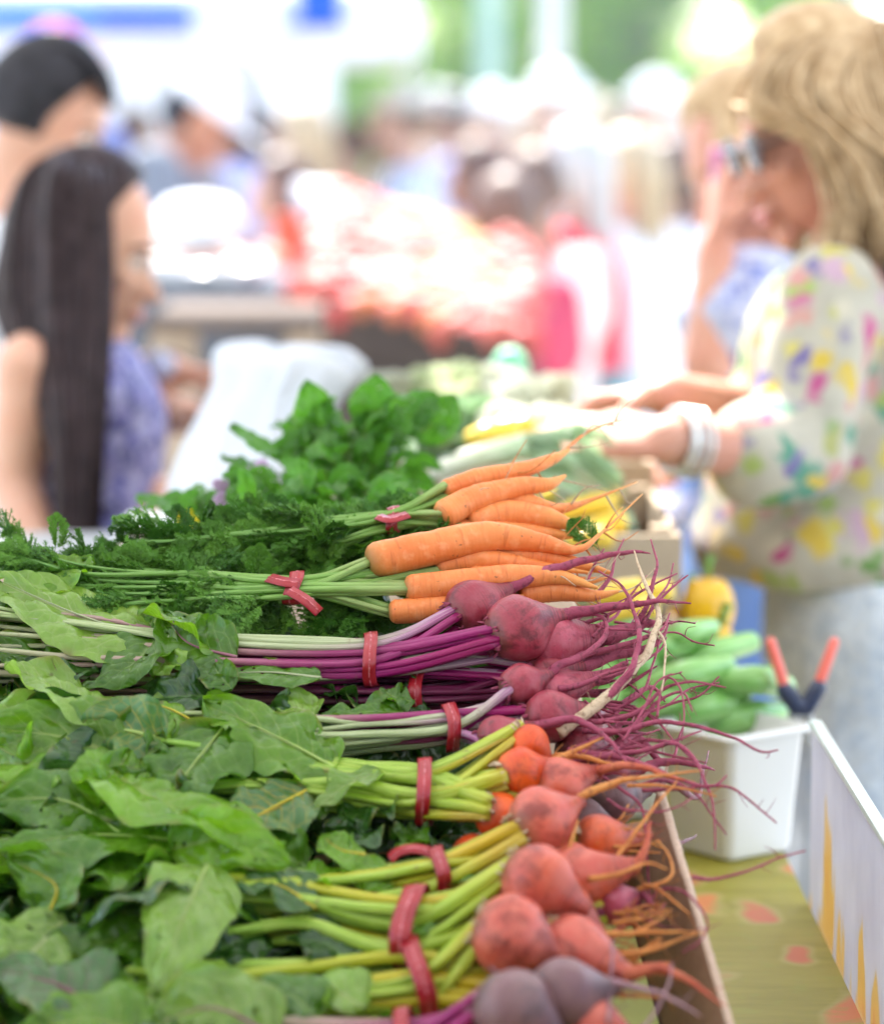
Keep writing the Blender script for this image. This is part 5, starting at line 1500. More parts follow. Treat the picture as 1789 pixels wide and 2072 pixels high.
for (px, py, d) in ((1010, 870, 3.25), (975, 880, 3.28), (1040, 865, 3.3)):
    vegtube('yellow_squash', [P(px - 25, py + 5, d), P(px, py, d), P(px + 28, py - 4, d)], [.008, .012, .013], M_yel2, 'small yellow squash ' + {1010: 'in the middle, lying in front of the white cabbages', 975: 'leftmost of the three in front of the cabbages', 1040: 'rightmost of the three in front of the cabbages'}[px], 'squash', 'small yellow squash among the cabbages')
# mint green bag on the cabbages
M_mint = simple('mint_plastic', (.20, .62, .38), .4, .5, .05)
o = G(); o.ellipsoid(P(1033, 745, 3.9), V((.024, 0, 0)), V((0, .02, 0)), V((0, 0, .026)), 16, 12, lambda q: q * (1 + .2 * noise.noise(q * 3)))
tag(o.build('plastic_bag', M_mint), 'little mint green plastic bag on top of the cabbage heap', 'bag')

# ------------------------------------------------------------------ white carrier bag
def bag(rings, label, mat, seed=0, folds=.05, name='carrier_bag', sides=72):
    g = G(); rr = []
    for (px, py, rx, ry, d) in rings: rr.append((P(px, py, d), V((rx * d / F, 0, 0)), V((0, ry, 0))))
    g.loft(rr, sides, noiseamp=.020, nscale=11 + seed, fold=folds, folds=13)
    o = g.build(name, mat); tag(o, label, 'bag'); 
    m = o.modifiers.new('s', 'SUBSURF'); m.levels = 1; m.render_levels = 1
    return o
M_bag = canvas('thin_white_plastic', (.62, .65, .70), .2)
bag([(560, 700, 40, .02, 3.62), (565, 702, 110, .05, 3.62), (580, 712, 150, .07, 3.62), (590, 742, 158, .08, 3.62), (575, 775, 130, .07, 3.6), (555, 800, 126, .08, 3.6), (535, 860, 132, .09, 3.58), (505, 930, 138, .09, 3.55), (475, 990, 142, .09, 3.52), (470, 1035, 136, .08, 3.5), (470, 1040, 60, .03, 3.5)], 'big white plastic bag standing on the stall behind the basil', M_bag)
# scale / white tray on the left
g = G(); g.box(P(350, 1066, 3.3) - V((0, 0, .01)), .055, .07, .018); o = bevel(g.build('paper_stack', M_white, None, False), .004); tag(o, 'stack of white paper lying left of the herbs', 'paper')
g = G(); g.box(V((-.38, 3.3, TZ + .12)), .20, .24, .105); o = bevel(g.build('storage_box', M_greymetal, None, False), .008); tag(o, 'grey storage box carrying the white paper and the plastic bag', 'box')

# ------------------------------------------------------------------ neighbouring stall: dark produce bin, tomatoes, red crate
def slope_bin():
    a = P(598, 578, 6.5); b = P(1062, 692, 5.7)
    back = V((b.x - a.x, b.y - a.y, b.z - a.z)).normalized(); bk = V((.05, 1, 0)).normalized()
    r = empty('produce_bin', V((a.x, a.y, a.z - .2)), 'long dark wooden produce bin full of tomatoes at the stall behind', 'bin')
    L = (b - a).length
    for k in range(5):
        g = G(); c = a.lerp(b, .5) - V((0, 0, .030 + .058 * k)); g.box(c + bk * (.002 * k), L / 2, .012, .027, back, bk, V((0,0,1))); bevel(g.build('plank', M_wood, r, False), .003)
    for e in (a, b):
        for k in range(3):
            g = G(); c = e + bk * .55 - V((0, 0, .030 + .058 * k)); g.box(c + back * (.004 if e is a else -.004), .012, .53, .027, back, bk, V((0,0,1))); bevel(g.build('plank', M_wood, r, False), .003)
    g = G(); g.box(a.lerp(b, .5) + bk * .55 - V((0, 0, .13)), L / 2 - .02, .53, .01, back, bk); g.build('bin_floor', M_wood, r, False)
    for s in (.06, .94):
        for q in (.03, 1.0):
            c = a.lerp(b, s) + bk * q; g = G(); g.box(V((c.x, c.y, (a.z - .18) / 2)), .03, .03, (a.z - .18) / 2, back, bk); g.build('leg', M_wood, r, False)
    return a, b, back, bk, L
ba, bb, bback, bbk, bL = slope_bin()
def fruit_mesh(mat, seed):
    g = G(); rd = random.Random(seed)
    g.ellipsoid(V((0, 0, 0)), V((1, 0, 0)), V((0, 1, 0)), V((0, 0, .82)), 16, 10, lambda q: q * (1 + .04 * math.cos(5 * math.atan2(q.y, q.x)) * (1 - abs(q.z)) - .12 * max(0, q.z - .85) / .15))
    return g.mesh('tomato_fruit', mat)
tm = [fruit_mesh(simple('tomato_red', (.36, .018, .008), .45, .25, .2, 4, .0), 1), fruit_mesh(simple('tomato_pink', (.46, .10, .07), .5, .2, .2, 4, 0), 2), fruit_mesh(simple('peach_orange', (.46, .13, .035), .6, .2, .2, 4, 0), 3), fruit_mesh(simple('melon_yellow', (.36, .20, .05), .6, .2, .1, 4, 0), 4), fruit_mesh(simple('tomato_rose', (.42, .05, .04), .5, .2, .2, 4, 0), 5)]
rd = random.Random(21)
cnt = 0
for row in range(9):
    for k in range(22):
        t = (k + .5 + rd.uniform(-.3, .3)) / 22
        q = ba.lerp(bb, t) + bbk * (.06 + row * .115 + rd.uniform(-.02, .02))
        h = -.01 + row * .014 + .035 * noise.noise(V((t * 6, row * .5, 0))) + .07 * (1 - t) * (row / 9)
        mm = tm[1] if rd.random() < .45 else tm[4] if rd.random() < .5 else tm[0] if t < .35 or rd.random() < .3 else tm[2]
        if row > 6 and .3 < t < .75: mm = tm[3] if rd.random() < .7 else tm[2]
        o = bpy.data.objects.new('tomato', mm); sc.collection.objects.link(o); s = rd.uniform(.036, .05)
        o.location = q + V((0, 0, h)); o.scale = (s, s, s); o.rotation_euler = (rd.uniform(-.5, .5), rd.uniform(-.5, .5), rd.uniform(0, 6))
        tag(o, ['bright red tomato', 'pinkish red tomato', 'orange peach', 'yellow melon', 'rose red tomato'][tm.index(mm)] + ' heaped in the dark wooden bin', 'tomato', 'tomatoes and peaches in the wooden bin')
r = empty('red_crate', P(660, 560, 8.0), 'orange red plastic crate at the left end of the tomato bin', 'crate')
M_redp = simple('orange_red_plastic', (.74, .09, .03), .35, .5, .1)
c = P(665, 500, 8.0)
for k in range(3):
    g = G(); g.box(c + V((0, -.13, .05 - .055 * k)), .12, .008, .022); g.build('rail', M_redp, r, False)
for s in (-1, 1):
    g = G(); g.box(c + V((s * .125, 0, -.005)), .008, .12, .085); g.build('side', M_redp, r, False)
g = G(); g.box(c + V((0, .13, -.005)), .12, .008, .085); g.build('side', M_redp, r, False)
bag([(640, 370, 20, .03, 7.9), (650, 374, 50, .08, 7.9), (655, 410, 60, .10, 7.9), (672, 460, 50, .10, 7.88), (690, 505, 40, .08, 7.86), (695, 515, 15, .03, 7.86)], 'bright white bag standing in the red crate', M_white, 3)
# light table with white cloth behind the dark haired girl
def box_table(px0, px1, pyt, d, depth_, label, mat, group=None):
    a, b = P(px0, pyt, d), P(px1, pyt, d); z = a.z
    r = empty('market_table', ((a.x + b.x) / 2, a.y + depth_ / 2, 0), label, 'table', group)
    g = G(); g.box(V(((a.x + b.x) / 2, a.y + depth_ / 2, z - .012)), (b.x - a.x) / 2, depth_ / 2, .012); bevel(g.build('table_top', M_lightwood, r, False), .004)
    g = G(); n = 40; vs = []; fs = []
    for i in range(n + 1):
        x = a.x - .01 + (b.x - a.x + .02) * i / n; wv = .012 * math.sin(i * 1.1)
        vs += [V((x, a.y + depth_, z + .005)), V((x, a.y - .008, z + .005)), V((x, a.y - .02 + wv, z - .12)), V((x, a.y - .02 + wv * 2, z - .26))]
    for i in range(n):
        for k in range(3): q = i * 4 + k; fs.append((q, q + 4, q + 5, q + 1))
    g.add(vs, fs); g.build('cloth_cover', mat, r)
    for x in (a.x + .05, b.x - .05):
        for y in (a.y + .05, a.y + depth_ - .05):
            g = G(); g.box(V((x, y, (z - .03) / 2)), .02, .02, (z - .03) / 2); g.build('leg', M_greymetal, r, False)
    return z
M_greycloth = simple('grey_blue_cloth', (.11, .125, .15), .8, .2, .1, 6, .2)
zt1 = box_table(250, 600, 590, 6.6, .9, 'table under a grey blue cloth behind the dark haired girl', M_greycloth)
box_table(330, 640, 440, 9.4, .8, 'white covered table behind the man with the white cap', M_white)
M_bowl = simple('white_ceramic', (.78, .78, .78), .2, .6, .03)
def bowl(px, py, d, r_, label, h=.5):
    c = P(px, py, d); g = G()
    prof = [(.35, 0), (.45, .02), (.8, h * .55), (1, h), (.96, h), (.74, h * .5), (.3, .08)]
    vs = []; fs = []; m = 24
    for (q, z) in prof:
        for k in range(m): a = 2 * math.pi * k / m; vs.append(c + V((math.cos(a) * q * r_, math.sin(a) * q * r_, z * r_)))
    for i in range(len(prof) - 1):
        for k in range(m): fs.append((i * m + k, i * m + (k + 1) % m, (i + 1) * m + (k + 1) % m, (i + 1) * m + k))
    fs.append(tuple(range(m))[::-1]); fs.append(tuple(range(len(vs) - m, len(vs))))
    g.add(vs, fs); o = g.build('bowl', M_bowl); tag(o, label, 'bowl')
bowl(480, 585, 6.75, .075, 'white bowl on the grey blue cloth table, nearest the wooden bin', .7)
bowl(400, 580, 6.8, .085, 'wide white bowl in the middle of the grey blue cloth table', .5)
bowl(310, 575, 6.9, .07, 'white bowl at the left end of the grey blue cloth table', .8)
bag([(500, 520, 20, .03, 7.2), (500, 525, 40, .06, 7.2), (505, 560, 46, .07, 7.2), (505, 590, 42, .06, 7.2), (505, 596, 10, .02, 7.2)], 'small white bag standing between the bowls and the red crate', M_white, 5)
# slatted wooden pallet table under the bowls
M_bench = simple('brown_bench_wood', (.13, .095, .07), .85, .2, .25, 12, .4, .004)
def pallet():
    a = P(300, 655, 5.6); b = P(640, 655, 5.6)
    r = empty('slatted_bench', ((a.x + b.x) / 2, a.y, 0), 'low brown slatted bench in front of the grey blue cloth table', 'bench')
    for k in range(5):
        g = G(); g.box(V(((a.x + b.x) / 2, a.y + k * .11, a.z)), (b.x - a.x) / 2, .046, .012); bevel(g.build('slat', M_bench, r, False), .003)
    for x in (a.x + .03, b.x - .03):
        for y in (a.y, a.y + .44):
            g = G(); g.box(V((x, y, (a.z - .012) / 2)), .025, .025, (a.z - .013) / 2); g.build('leg', M_lightwood, r, False)
pallet()
# ------------------------------------------------------------------ people
def fuse(g, name, mat, parent, voxel=.008, smooth=6, disp=0.0, dscale=12, factor=.6):
    o = g.build(name, mat, None)
    m = o.modifiers.new('r', 'REMESH'); m.mode = 'VOXEL'; m.voxel_size = voxel; m.use_smooth_shade = True
    m = o.modifiers.new('s', 'SMOOTH'); m.factor = factor; m.iterations = smooth
    dg = bpy.context.evaluated_depsgraph_get()
    me = bpy.data.meshes.new_from_object(o.evaluated_get(dg))
    if disp:
        for v in me.vertices:
            v.co += v.normal * (noise.noise(v.co * dscale) * disp)
    me.polygons.foreach_set('use_smooth', [True] * len(me.polygons))
    bpy.data.objects.remove(o)
    me.materials.clear(); me.materials.append(mat)
    return link(name, me, parent)

def head_geo(g, c, f, u, H, fem=False):
    """c centre of the head, f forward, u up, H head height"""
    f = f.normalized(); u = (u - f * u.dot(f)).normalized(); s = u.cross(f).normalized()
    k = H / 2
    def fn(d):
        x, y, z = d.x, d.y, d.z            # x forward, y side, z up
        sx, sy, sz = .80, .64, 1.0
        if z < 0:
            sy *= 1 - .32 * (-z) ** 1.3; 
            if x < 0: sx *= 1 - .45 * (-z)
            else: sx *= 1 - .06 * (-z)
        X_ = x * sx; Y_ = y * sy; Z_ = z * sz
        # jaw forward, chin
        X_ += .10 * math.exp(-((z + .85) / .25) ** 2) * max(0, x + .3)
        fr = max(0, x)
        X_ -= .05 * math.exp(-((z + .02) / .14) ** 2) * fr ** 2 * (1 if abs(y) > .12 else .3)
        return V((X_, Y_, Z_))
    g.ellipsoid(c, f * k, s * k, u * k, 36, 28, fn)
    def pt(a, b, d): return c + f * (a * k) + s * (b * k) + u * (d * k)
    g.chain([pt(.74, 0, -.02), pt(.86, 0, -.22), pt(.97, 0, -.36)], [.055 * k, .075 * k, .10 * k], 8)     # nose
    for q in (-1, 1):
        g.ellipsoid(pt(.84, q * .09, -.38), f * .09 * k, s * .07 * k, u * .06 * k, 8, 6)
        g.ellipsoid(pt(.60, q * .30, -.22), f * .14 * k, s * .18 * k, u * .16 * k, 10, 8)    # cheek
        g.ellipsoid(pt(-.02, q * .62, -.10), f * .14 * k, s * .05 * k, u * .20 * k, 12, 8)   # ear
        g.ellipsoid(pt(.66, q * .22, .10), f * .10 * k, s * .20 * k, u * .05 * k, 10, 6)     # brow ridge
    g.ellipsoid(pt(.80, 0, -.58), f * .07 * k, s * .20 * k, u * .045 * k, 10, 6)
    g.ellipsoid(pt(.78, 0, -.67), f * .07 * k, s * .17 * k, u * .050 * k, 10, 6)
    g.ellipsoid(pt(.68, 0, -.88), f * .14 * k, s * .18 * k, u * .12 * k, 10, 6)
    return pt
def face_parts(pt, k, par, lipc, browc, eyes=True):
    g = G()
    g.capsule(pt(.855, -.15, -.59), pt(.855, .15, -.59), .030 * k, .030 * k, 8); g.capsule(pt(.84, -.12, -.67), pt(.84, .12, -.67), .034 * k, .034 * k, 8)
    g.build('lips', lipc, par)
    for q in (-1, 1):
        g = G(); g.chain([pt(.76, q * .10, .14), pt(.74, q * .26, .18), pt(.62, q * .42, .13)], [.025 * k, .028 * k, .015 * k], 8); g.build('eyebrow', browc, par)
        if eyes:
            g = G(); g.ellipsoid(pt(.66, q * .26, -.02), V((.11 * k, 0, 0)), V((0, .11 * k, 0)), V((0, 0, .09 * k)), 12, 8); e = g.build('eye', M_eyew, par)
            g = G(); g.ellipsoid(pt(.755, q * .26, -.02), V((.045 * k, 0, 0)), V((0, .045 * k, 0)), V((0, 0, .05 * k)), 8, 6); g.build('iris', M_iris, e)
            g = G(); g.chain([pt(.76, q * .16, .03), pt(.77, q * .26, .06), pt(.70, q * .38, .02)], [.014 * k] * 3, 6); g.build('eyelid', browc, par)
M_eyew = simple('eye_white', (.75, .73, .70), .2, .5, .02); M_iris = simple('dark_iris', (.04, .025, .015), .1, .6, .1)
M_lip = simple('lip_skin', (.50, .16, .14), .4, .4, .1); M_browd = simple('dark_brow', (.03, .02, .018), .7, .2, .1); M_browl = simple('light_brow', (.28, .18, .09), .7, .2, .1)

def hand_geo(g, w, d, pn, sc_=1.0, curl=.5, grip=0.0, thumb=1):
    """w wrist, d direction of the palm, pn direction out of the palm (curl side)"""
    d = d.normalized(); pn = (pn - d * pn.dot(d)).normalized(); s = d.cross(pn).normalized() * thumb
    k = sc_
    for i, (o, L) in enumerate([(.030, .0), (.010, .0), (-.010, .0), (-.029, 0)]):
        g.capsule(w + s * o * .55 * k, w + d * .085 * k + s * o * k, .015 * k, .011 * k, 10)
    lens = [(.030, .070), (.010, .078), (-.010, .073), (-.029, .058)]
    for i, (o, L) in enumerate(lens):
        p = w + d * (.085 - abs(o) * .12) * k + s * o * k; dd = d.copy(); pts = [p]; a = curl * (.7 + .12 * i)
        for q in (.45, .31, .24):
            dd = (dd * math.cos(a) + pn * math.sin(a)).normalized(); a = curl * .9
            p = p + dd * L * q * k; pts.append(p); pn2 = pn
        g.chain(pts, [.0095 * k, .0088 * k, .0080 * k, .0068 * k], 10)
    t0 = w + d * .022 * k + s * .026 * k
    t1 = t0 + (d * .5 + s * .75 + pn * .3).normalized() * .038 * k
    t2 = t1 + (d * .85 + s * .2 + pn * (.4 + .4 * curl)).normalized() * .032 * k
    t3 = t2 + (d * .9 - s * .25 + pn * (.3 + .4 * curl)).normalized() * .025 * k
    g.chain([t0, t1, t2, t3], [.015 * k, .0115 * k, .0098 * k, .0080 * k], 10)

def torso_rings(J, f, infl=0.0, lo=0.0, hi=1.0, fem=False):
    """J pelvis, waist, chest, shoulder(centre) points; returns rings"""
    f = V((f.x, f.y, 0)).normalized(); s = V((-f.y, f.x, 0))
    sc_ = J['scale']
    w_ = [(.165, .115), (.15, .10), (.135, .095), (.155, .112), (.17, .11), (.12, .085), (.062, .062)] if fem else [(.165, .12), (.16, .115), (.158, .112), (.175, .122), (.185, .118), (.13, .09), (.065, .065)]
    pts = [J['pelvis'], J['pelvis'].lerp(J['waist'], .5), J['waist'], J['waist'].lerp(J['chest'], .65), J['chest'], J['chest'].lerp(J['neck'], .62), J['neck']]
    out = []
    for p, (a, b) in zip(pts, w_): out.append((p, s * (a * sc_ + infl), f * (b * sc_ + infl)))
    return out, f, s
def body_geo(J, f, fem=False, hands=True):
    g = G(); sc_ = J['scale']; k = sc_
    rings, f2, s = torso_rings(J, f, 0, fem=fem)
    g.loft(rings, 24)
    hc = J['head']; H = .235 * k * J.get('hk', 1.0)
    g.capsule(J['neck'] - V((0, 0, .03 * k)), hc - J['hup'] * H * .30 - J['hf'] * .02 * k, .058 * k, .055 * k, 14)
    pt = head_geo(g, hc, J['hf'], J['hup'], H, fem)
    for q in ('L', 'R'):
        sh, el, wr = J['sh' + q], J['el' + q], J['wr' + q]
        ar = .046 if fem else .052
        g.capsule(J['chest'].lerp(J['neck'], .35), sh, .055 * k, ar * 1.15 * k, 12)
        g.capsule(sh, el, ar * 1.1 * k, ar * .82 * k, 12); g.capsule(el, wr, ar * .86 * k, .030 * k, 12)
        if hands:
            hd = J.get('hd' + q, (wr - el)); pn = J.get('pn' + q, V((0, 0, -1)))
            hand_geo(g, wr + hd.normalized() * .01, hd, pn, k, J.get('curl' + q, .45), thumb=1 if q == 'R' else -1)
        hp, kn, an = J['hip' + q], J['kn' + q], J['an' + q]
        g.capsule(hp, kn, .088 * k, .058 * k, 14); g.capsule(kn, an, .058 * k, .036 * k, 12)
        g.capsule(an - V((0, 0, .02)), an + f2 * .15 * k - V((0, 0, .035 * k)), .036 * k, .028 * k, 10)
    return g, pt, H / 2, f2, s
def shirt_geo(J, f, infl=.012, sleeve=.6, hem=0.0, fem=False, loose=0.0, lowneck=True):
    g = G(); rings, f2, s = torso_rings(J, f, infl, fem=fem)
    rings = rings[:6] + [(rings[5][0].lerp(rings[6][0], .55), rings[6][1] * 1.12, rings[6][2] * 1.12)]
    c0, a0, b0 = rings[0]
    rings = [(c0 - V((0, 0, hem)), a0 * (1 + loose), b0 * (1 + loose))] + rings
    g.loft(rings, 28, fold=.012, folds=8)
    k = J['scale']
    for q in ('L', 'R'):
        sh, el, wr = J['sh' + q], J['el' + q], J['wr' + q]
        if sleeve < 0: continue
        g.capsule(J['chest'].lerp(J['neck'], .4), sh, .056 * k + infl, .056 * k + infl, 12)
        if sleeve <= 1: g.capsule(sh, sh.lerp(el, sleeve), .055 * k + infl, .052 * k + infl * 1.3, 14)
        else:
            g.capsule(sh, el, .055 * k + infl, .048 * k + infl, 14); g.capsule(el, el.lerp(wr, sleeve - 1), .048 * k + infl, .038 * k + infl * 1.2, 14)
    return g
def trouser_geo(J, f, infl=.012, frac=1.0):
    g = G(); rings, f2, s = torso_rings(J, f, infl); g.loft([(rings[0][0] - V((0, 0, .1)), rings[0][1], rings[0][2])] + rings[:2], 24); k = J['scale']
    for q in ('L', 'R'):
        hp, kn, an = J['hip' + q], J['kn' + q], J['an' + q]
        if frac >= 1: g.capsule(hp, kn, .092 * k + infl, .064 * k + infl, 14); g.capsule(kn, kn.lerp(an, min(1, frac - .06)), .064 * k + infl, .05 * k + infl, 14)
        else: g.capsule(hp, hp.lerp(kn, frac), .092 * k + infl, .078 * k + infl * 1.3, 14)
    return g
def skirt_geo(J, f, L=.5, flare=1.5):
    rings, f2, s = torso_rings(J, f, .014, fem=True); c, a, b = rings[0]; g = G()
    g.loft([(c - V((0, 0, L)), a * flare, b * flare * 1.2), (c - V((0, 0, L * .5)), a * (1 + (flare - 1) * .6), b * (1 + (flare - 1) * .8)), (c, a, b), (rings[1][0], rings[1][1], rings[1][2])], 40, fold=.03, folds=11)
    return g
def shoes(J, f2, par, mat):
    for q in ('L', 'R'):
        an = J['an' + q]; g = G(); g.capsule(an - V((0, 0, .035)), an + f2 * .16 * J['scale'] - V((0, 0, .045)), .042, .036, 12, flat=.8)
        g.build('shoe', mat, par)
M_shoe = simple('dark_shoe', (.05, .045, .04), .6, .3)
def stand(x, y, zt_, face, bend=0.0, lean=V((0, 0, 0)), hf=None, hcen=None, headH=None):
    """joints of a standing figure whose head top is at zt_"""
    k = zt_ / 1.72; f = V((math.cos(face), math.sin(face), 0)); s = V((-f.y, f.x, 0)); b = V((x, y, 0)); Z = V((0, 0, 1))
    J = {'scale': k}
    J['pelvis'] = b + Z * .92 * k; J['waist'] = b + Z * 1.08 * k + lean * .3; J['chest'] = b + Z * 1.30 * k + lean * .7 ; J['neck'] = b + Z * 1.455 * k + lean
    J['hf'] = hf or f; J['hup'] = Z
    J['head'] = b + Z * (1.72 - .118) * k + lean * 1.1 + f * .02 * k
    for q, sg in (('L', 1), ('R', -1)):
        J['sh' + q] = J['chest'] + s * (sg * .175 * k) + Z * .075 * k
        J['el' + q] = J['sh' + q] + s * (sg * .06 * k) - Z * .29 * k + f * .02
        J['wr' + q] = J['el' + q] - Z * .22 * k + f * .11 * k
        J['hip' + q] = J['pelvis'] + s * (sg * .085 * k) - Z * .04
        J['kn' + q] = b + s * (sg * .10 * k) + Z * .49 * k + f * .03
        J['an' + q] = b + s * (sg * .11 * k) + Z * .085
    return J, f
def hair_cap(g, c, f, u, k, rx=1.0, front=.15, low=-.35):
    """shell over the skull leaving the face free"""
    f = f.normalized(); u = (u - f * u.dot(f)).normalized(); s = u.cross(f)
    def fn(d):
        x, y, z = d
        a = 1.0
        lim = front + .55 * max(0, z)
        if x > lim: x = lim + (x - lim) * .25
        if z < low: z = low + (z - low) * .4
        return V((x * .92, y * .74, z * 1.10))
    g.ellipsoid(c - f * .06 * k + u * .04 * k, f * k * rx, s * k * rx, u * k * rx, 32, 22, fn)
def strands(g, guides, n, r, spread, seed, wave=0.0, endk=1.0):
    rd = random.Random(seed)
    for i in range(n):
        gi = rd.randrange(len(guides)); a = guides[gi]; a2 = guides[min(gi + 1, len(guides) - 1)]; tt = rd.random()
        if len(a2) == len(a): a = [p.lerp(q, tt) for p, q in zip(a, a2)]
        o = V((rd.gauss(0, 1), rd.gauss(0, 1), rd.gauss(0, 1))) * spread
        m = len(a); ph = rd.uniform(0, 6)
        pts = [p + o * (.35 + (endk - .35) * j / (m - 1)) + V((math.sin(j * 1.9 + ph), math.cos(j * 2.3 + ph), 0)) * wave * j / m for j, p in enumerate(a)]
        q = catmull(pts, 6); rr = r * rd.uniform(.6, 1.3)
        g.tube(q, lerplist([rr * .6, rr, rr, rr * .35], len(q)), 6)

# ---- dark haired girl at the left
gd = 4.0
root = empty('person', V((P(150, 400, gd).x, P(150, 400, gd).y, 0)), 'girl with very long straight dark hair in a sleeveless blue and white patterned dress', 'person')
J, f = stand(P(130, 400, gd).x, P(130, 400, gd).y, P(150, 300, gd).z, R(8))
J['hf'] = V((.95, -.08, -.28)).normalized(); J['head'] = P(172, 492, gd); J['hup'] = V((.25, 0, 1)); J['hk'] = 1.12
J['neck'] = P(140, 660, gd); J['chest'] = P(165, 790, gd); J['waist'] = P(190, 950, gd); J['pelvis'] = P(180, 1100, gd)
J['shR'] = P(60, 740, gd - .13); J['elR'] = P(30, 985, gd - .12); J['wrR'] = P(110, 1180, gd - .2)
J['shL'] = P(170, 730, gd + .14); J['elL'] = P(215, 930, gd + .1); J['wrL'] = P(330, 1010, gd - .05)
g, pt, k, f2, s2 = body_geo(J, f, True); bo = fuse(g, 'body', M_skin_fair, root, .007)
face_parts(pt, k, root, M_lip, M_browd)
g = shirt_geo(J, f, .010, -1, .05, True); fuse(g, 'dress', M_dress, root, .009, 4, .003)
g = skirt_geo(J, f, .42); g.build('dress_skirt', M_dress, root)
g = G(); hair_cap(g, J['head'], J['hf'], J['hup'], k, 1.03, .05, -.6)
GD = [[P(150, 325, gd), P(60, 380, gd - .06), P(30, 520, gd - .08), P(35, 660, gd - .1), P(110, 800, gd - .16), P(140, 950, gd - .18), P(150, 1120, gd - .18)],
      [P(170, 325, gd), P(110, 360, gd - .1), P(100, 520, gd - .12), P(110, 700, gd - .15), P(130, 850, gd - .19), P(140, 1000, gd - .2), P(145, 1130, gd - .2)],
      [P(180, 325, gd), P(170, 380, gd - .11), P(170, 520, gd - .13), P(165, 700, gd - .17), P(160, 850, gd - .2), P(160, 1000, gd - .2), P(160, 1140, gd - .2)],
      [P(190, 325, gd), P(196, 380, gd - .09), P(198, 500, gd - .11), P(196, 640, gd - .14), P(185, 800, gd - .18), P(175, 980, gd - .2), P(170, 1140, gd - .2)],
      [P(140, 325, gd), P(70, 360, gd + .02), P(20, 500, gd), P(8, 640, gd - .02), P(70, 780, gd - .1), P(122, 930, gd - .16), P(140, 1090, gd - .17)]]
GD = [GD[4]] + GD[:4]; strands(g, GD, 520, .0058, .013, 4, endk=.6)
g.build('hair', M_dark, root)
trs = [P(150, 1400, gd)]
shoes(J, f2, root, M_shoe)

# ---- man behind her
md = 4.62
hx = P(85, 250, md)
root = empty('person', V((hx.x, hx.y, 0)), 'man with short black hair in a white T shirt behind the long haired girl', 'person')
J, f = stand(hx.x - .05, hx.y, P(85, 82, md).z, R(-15), lean=V((.03, -.02, 0)))
J['hf'] = V((.86, -.14, -.40)).normalized(); J['hup'] = V((.35, 0, 1)); J['head'] = P(92, 238, md); J['hk'] = 1.02
J['neck'] = P(40, 400, md)
J['shR'] = P(40, 520, md - .17); J['elR'] = P(165, 770, md - .32); J['wrR'] = P(345, 752, md - .46); J['hdR'] = V((1, -.15, -.1))
J['shL'] = P(90, 500, md + .12); J['elL'] = P(170, 860, md - .2); J['wrL'] = P(370, 838, md - .55); J['hdL'] = V((1, -.1, -.05)); J['pnR'] = V((0, -.3, -1)); J['pnL'] = V((0, -.3, -1))
g, pt, k, f2, s2 = body_geo(J, f); fuse(g, 'body', M_skin_mid, root, .008)
face_parts(pt, k, root, M_lip, M_browd)
g = shirt_geo(J, f, .016, .55, .04); fuse(g, 't_shirt', simple('white_cotton', (.74, .75, .78), .85, .2, .05, 10, .2), root, .01, 4, .004)
g = trouser_geo(J, f); fuse(g, 'trousers', simple('dark_blue_cloth', (.04, .06, .12), .85, .2), root, .012, 4)
g = G(); hair_cap(g, J['head'] + V((0, 0, .004)), J['hf'], J['hup'], k, 1.0, .22, -.12)
HB = J['head']; u_ = J['hup'].normalized(); ff = J['hf']
GD = [[HB + u_ * k * .95 - ff * k * .2 + V((0, y, 0)), HB + u_ * k * 1.0 + ff * k * .25 + V((0, y, 0)), HB + u_ * k * .82 + ff * k * .58 + V((0, y, 0)), HB + u_ * k * .55 + ff * k * .78 + V((0, y, 0))] for y in (-.05, -.03, 0, .03, .05)]
strands(g, GD, 60, .006, .004, 9); g.build('hair', M_black, root)
w0 = J['wrR'] - (J['wrR'] - J['elR']).normalized() * .012
g = G(); ax = (J['wrR'] - J['elR']).normalized(); g.tube([w0 - ax * .014, w0 + ax * .014], [.037, .036], 20, cap=False, flat=.85); wt = g.build('watch_strap', simple('navy_watch_strap', (.03, .04, .07), .5), root)
g = G(); c = w0 + V((0, -.034, .012)); g.tube([c, c + V((0, -.010, .003))], [.019, .018], 20); g.build('watch_face', simple('watch_glass', (.42, .46, .62), .15, .6), root)
shoes(J, f2, root, M_shoe)

# ---- red cap person behind
# ---- blonde shopper
bd = 3.6
hx = P(1690, 260, bd)
root = empty('person', V((hx.x + .05, hx.y, 0)), 'blonde woman with sunglasses in a loose floral blouse and pale jeans reaching over the stall', 'person')
J, f = stand(hx.x + .08, hx.y, P(1690, 30, bd).z, R(180), lean=V((-.05, -.01, 0)))
J['hf'] = V((-.92, -.24, -.28)).normalized(); J['hup'] = V((-.35, 0, 1)).normalized(); J['head'] = P(1668, 262, bd); J['hk'] = 1.10
J['neck'] = P(1740, 500, bd); J['chest'] = P(1730, 640, bd); J['waist'] = P(1720, 900, bd); J['pelvis'] = P(1760, 1180, bd)
J['shL'] = P(1690, 590, bd - .15); J['elL'] = P(1610, 930, bd - .20); J['wrL'] = P(1350, 890, bd - .30); J['hdL'] = V((-1, -.05, .06)); J['pnL'] = V((0, .5, -.8)); J['curlL'] = .35
J['shR'] = P(1700, 590, bd + .15); J['elR'] = P(1630, 860, bd + .05); J['wrR'] = P(1350, 800, bd - .12); J['hdR'] = V((-1, -.15, -.10)); J['pnR'] = V((0, -.3, -1)); J['curlR'] = .75
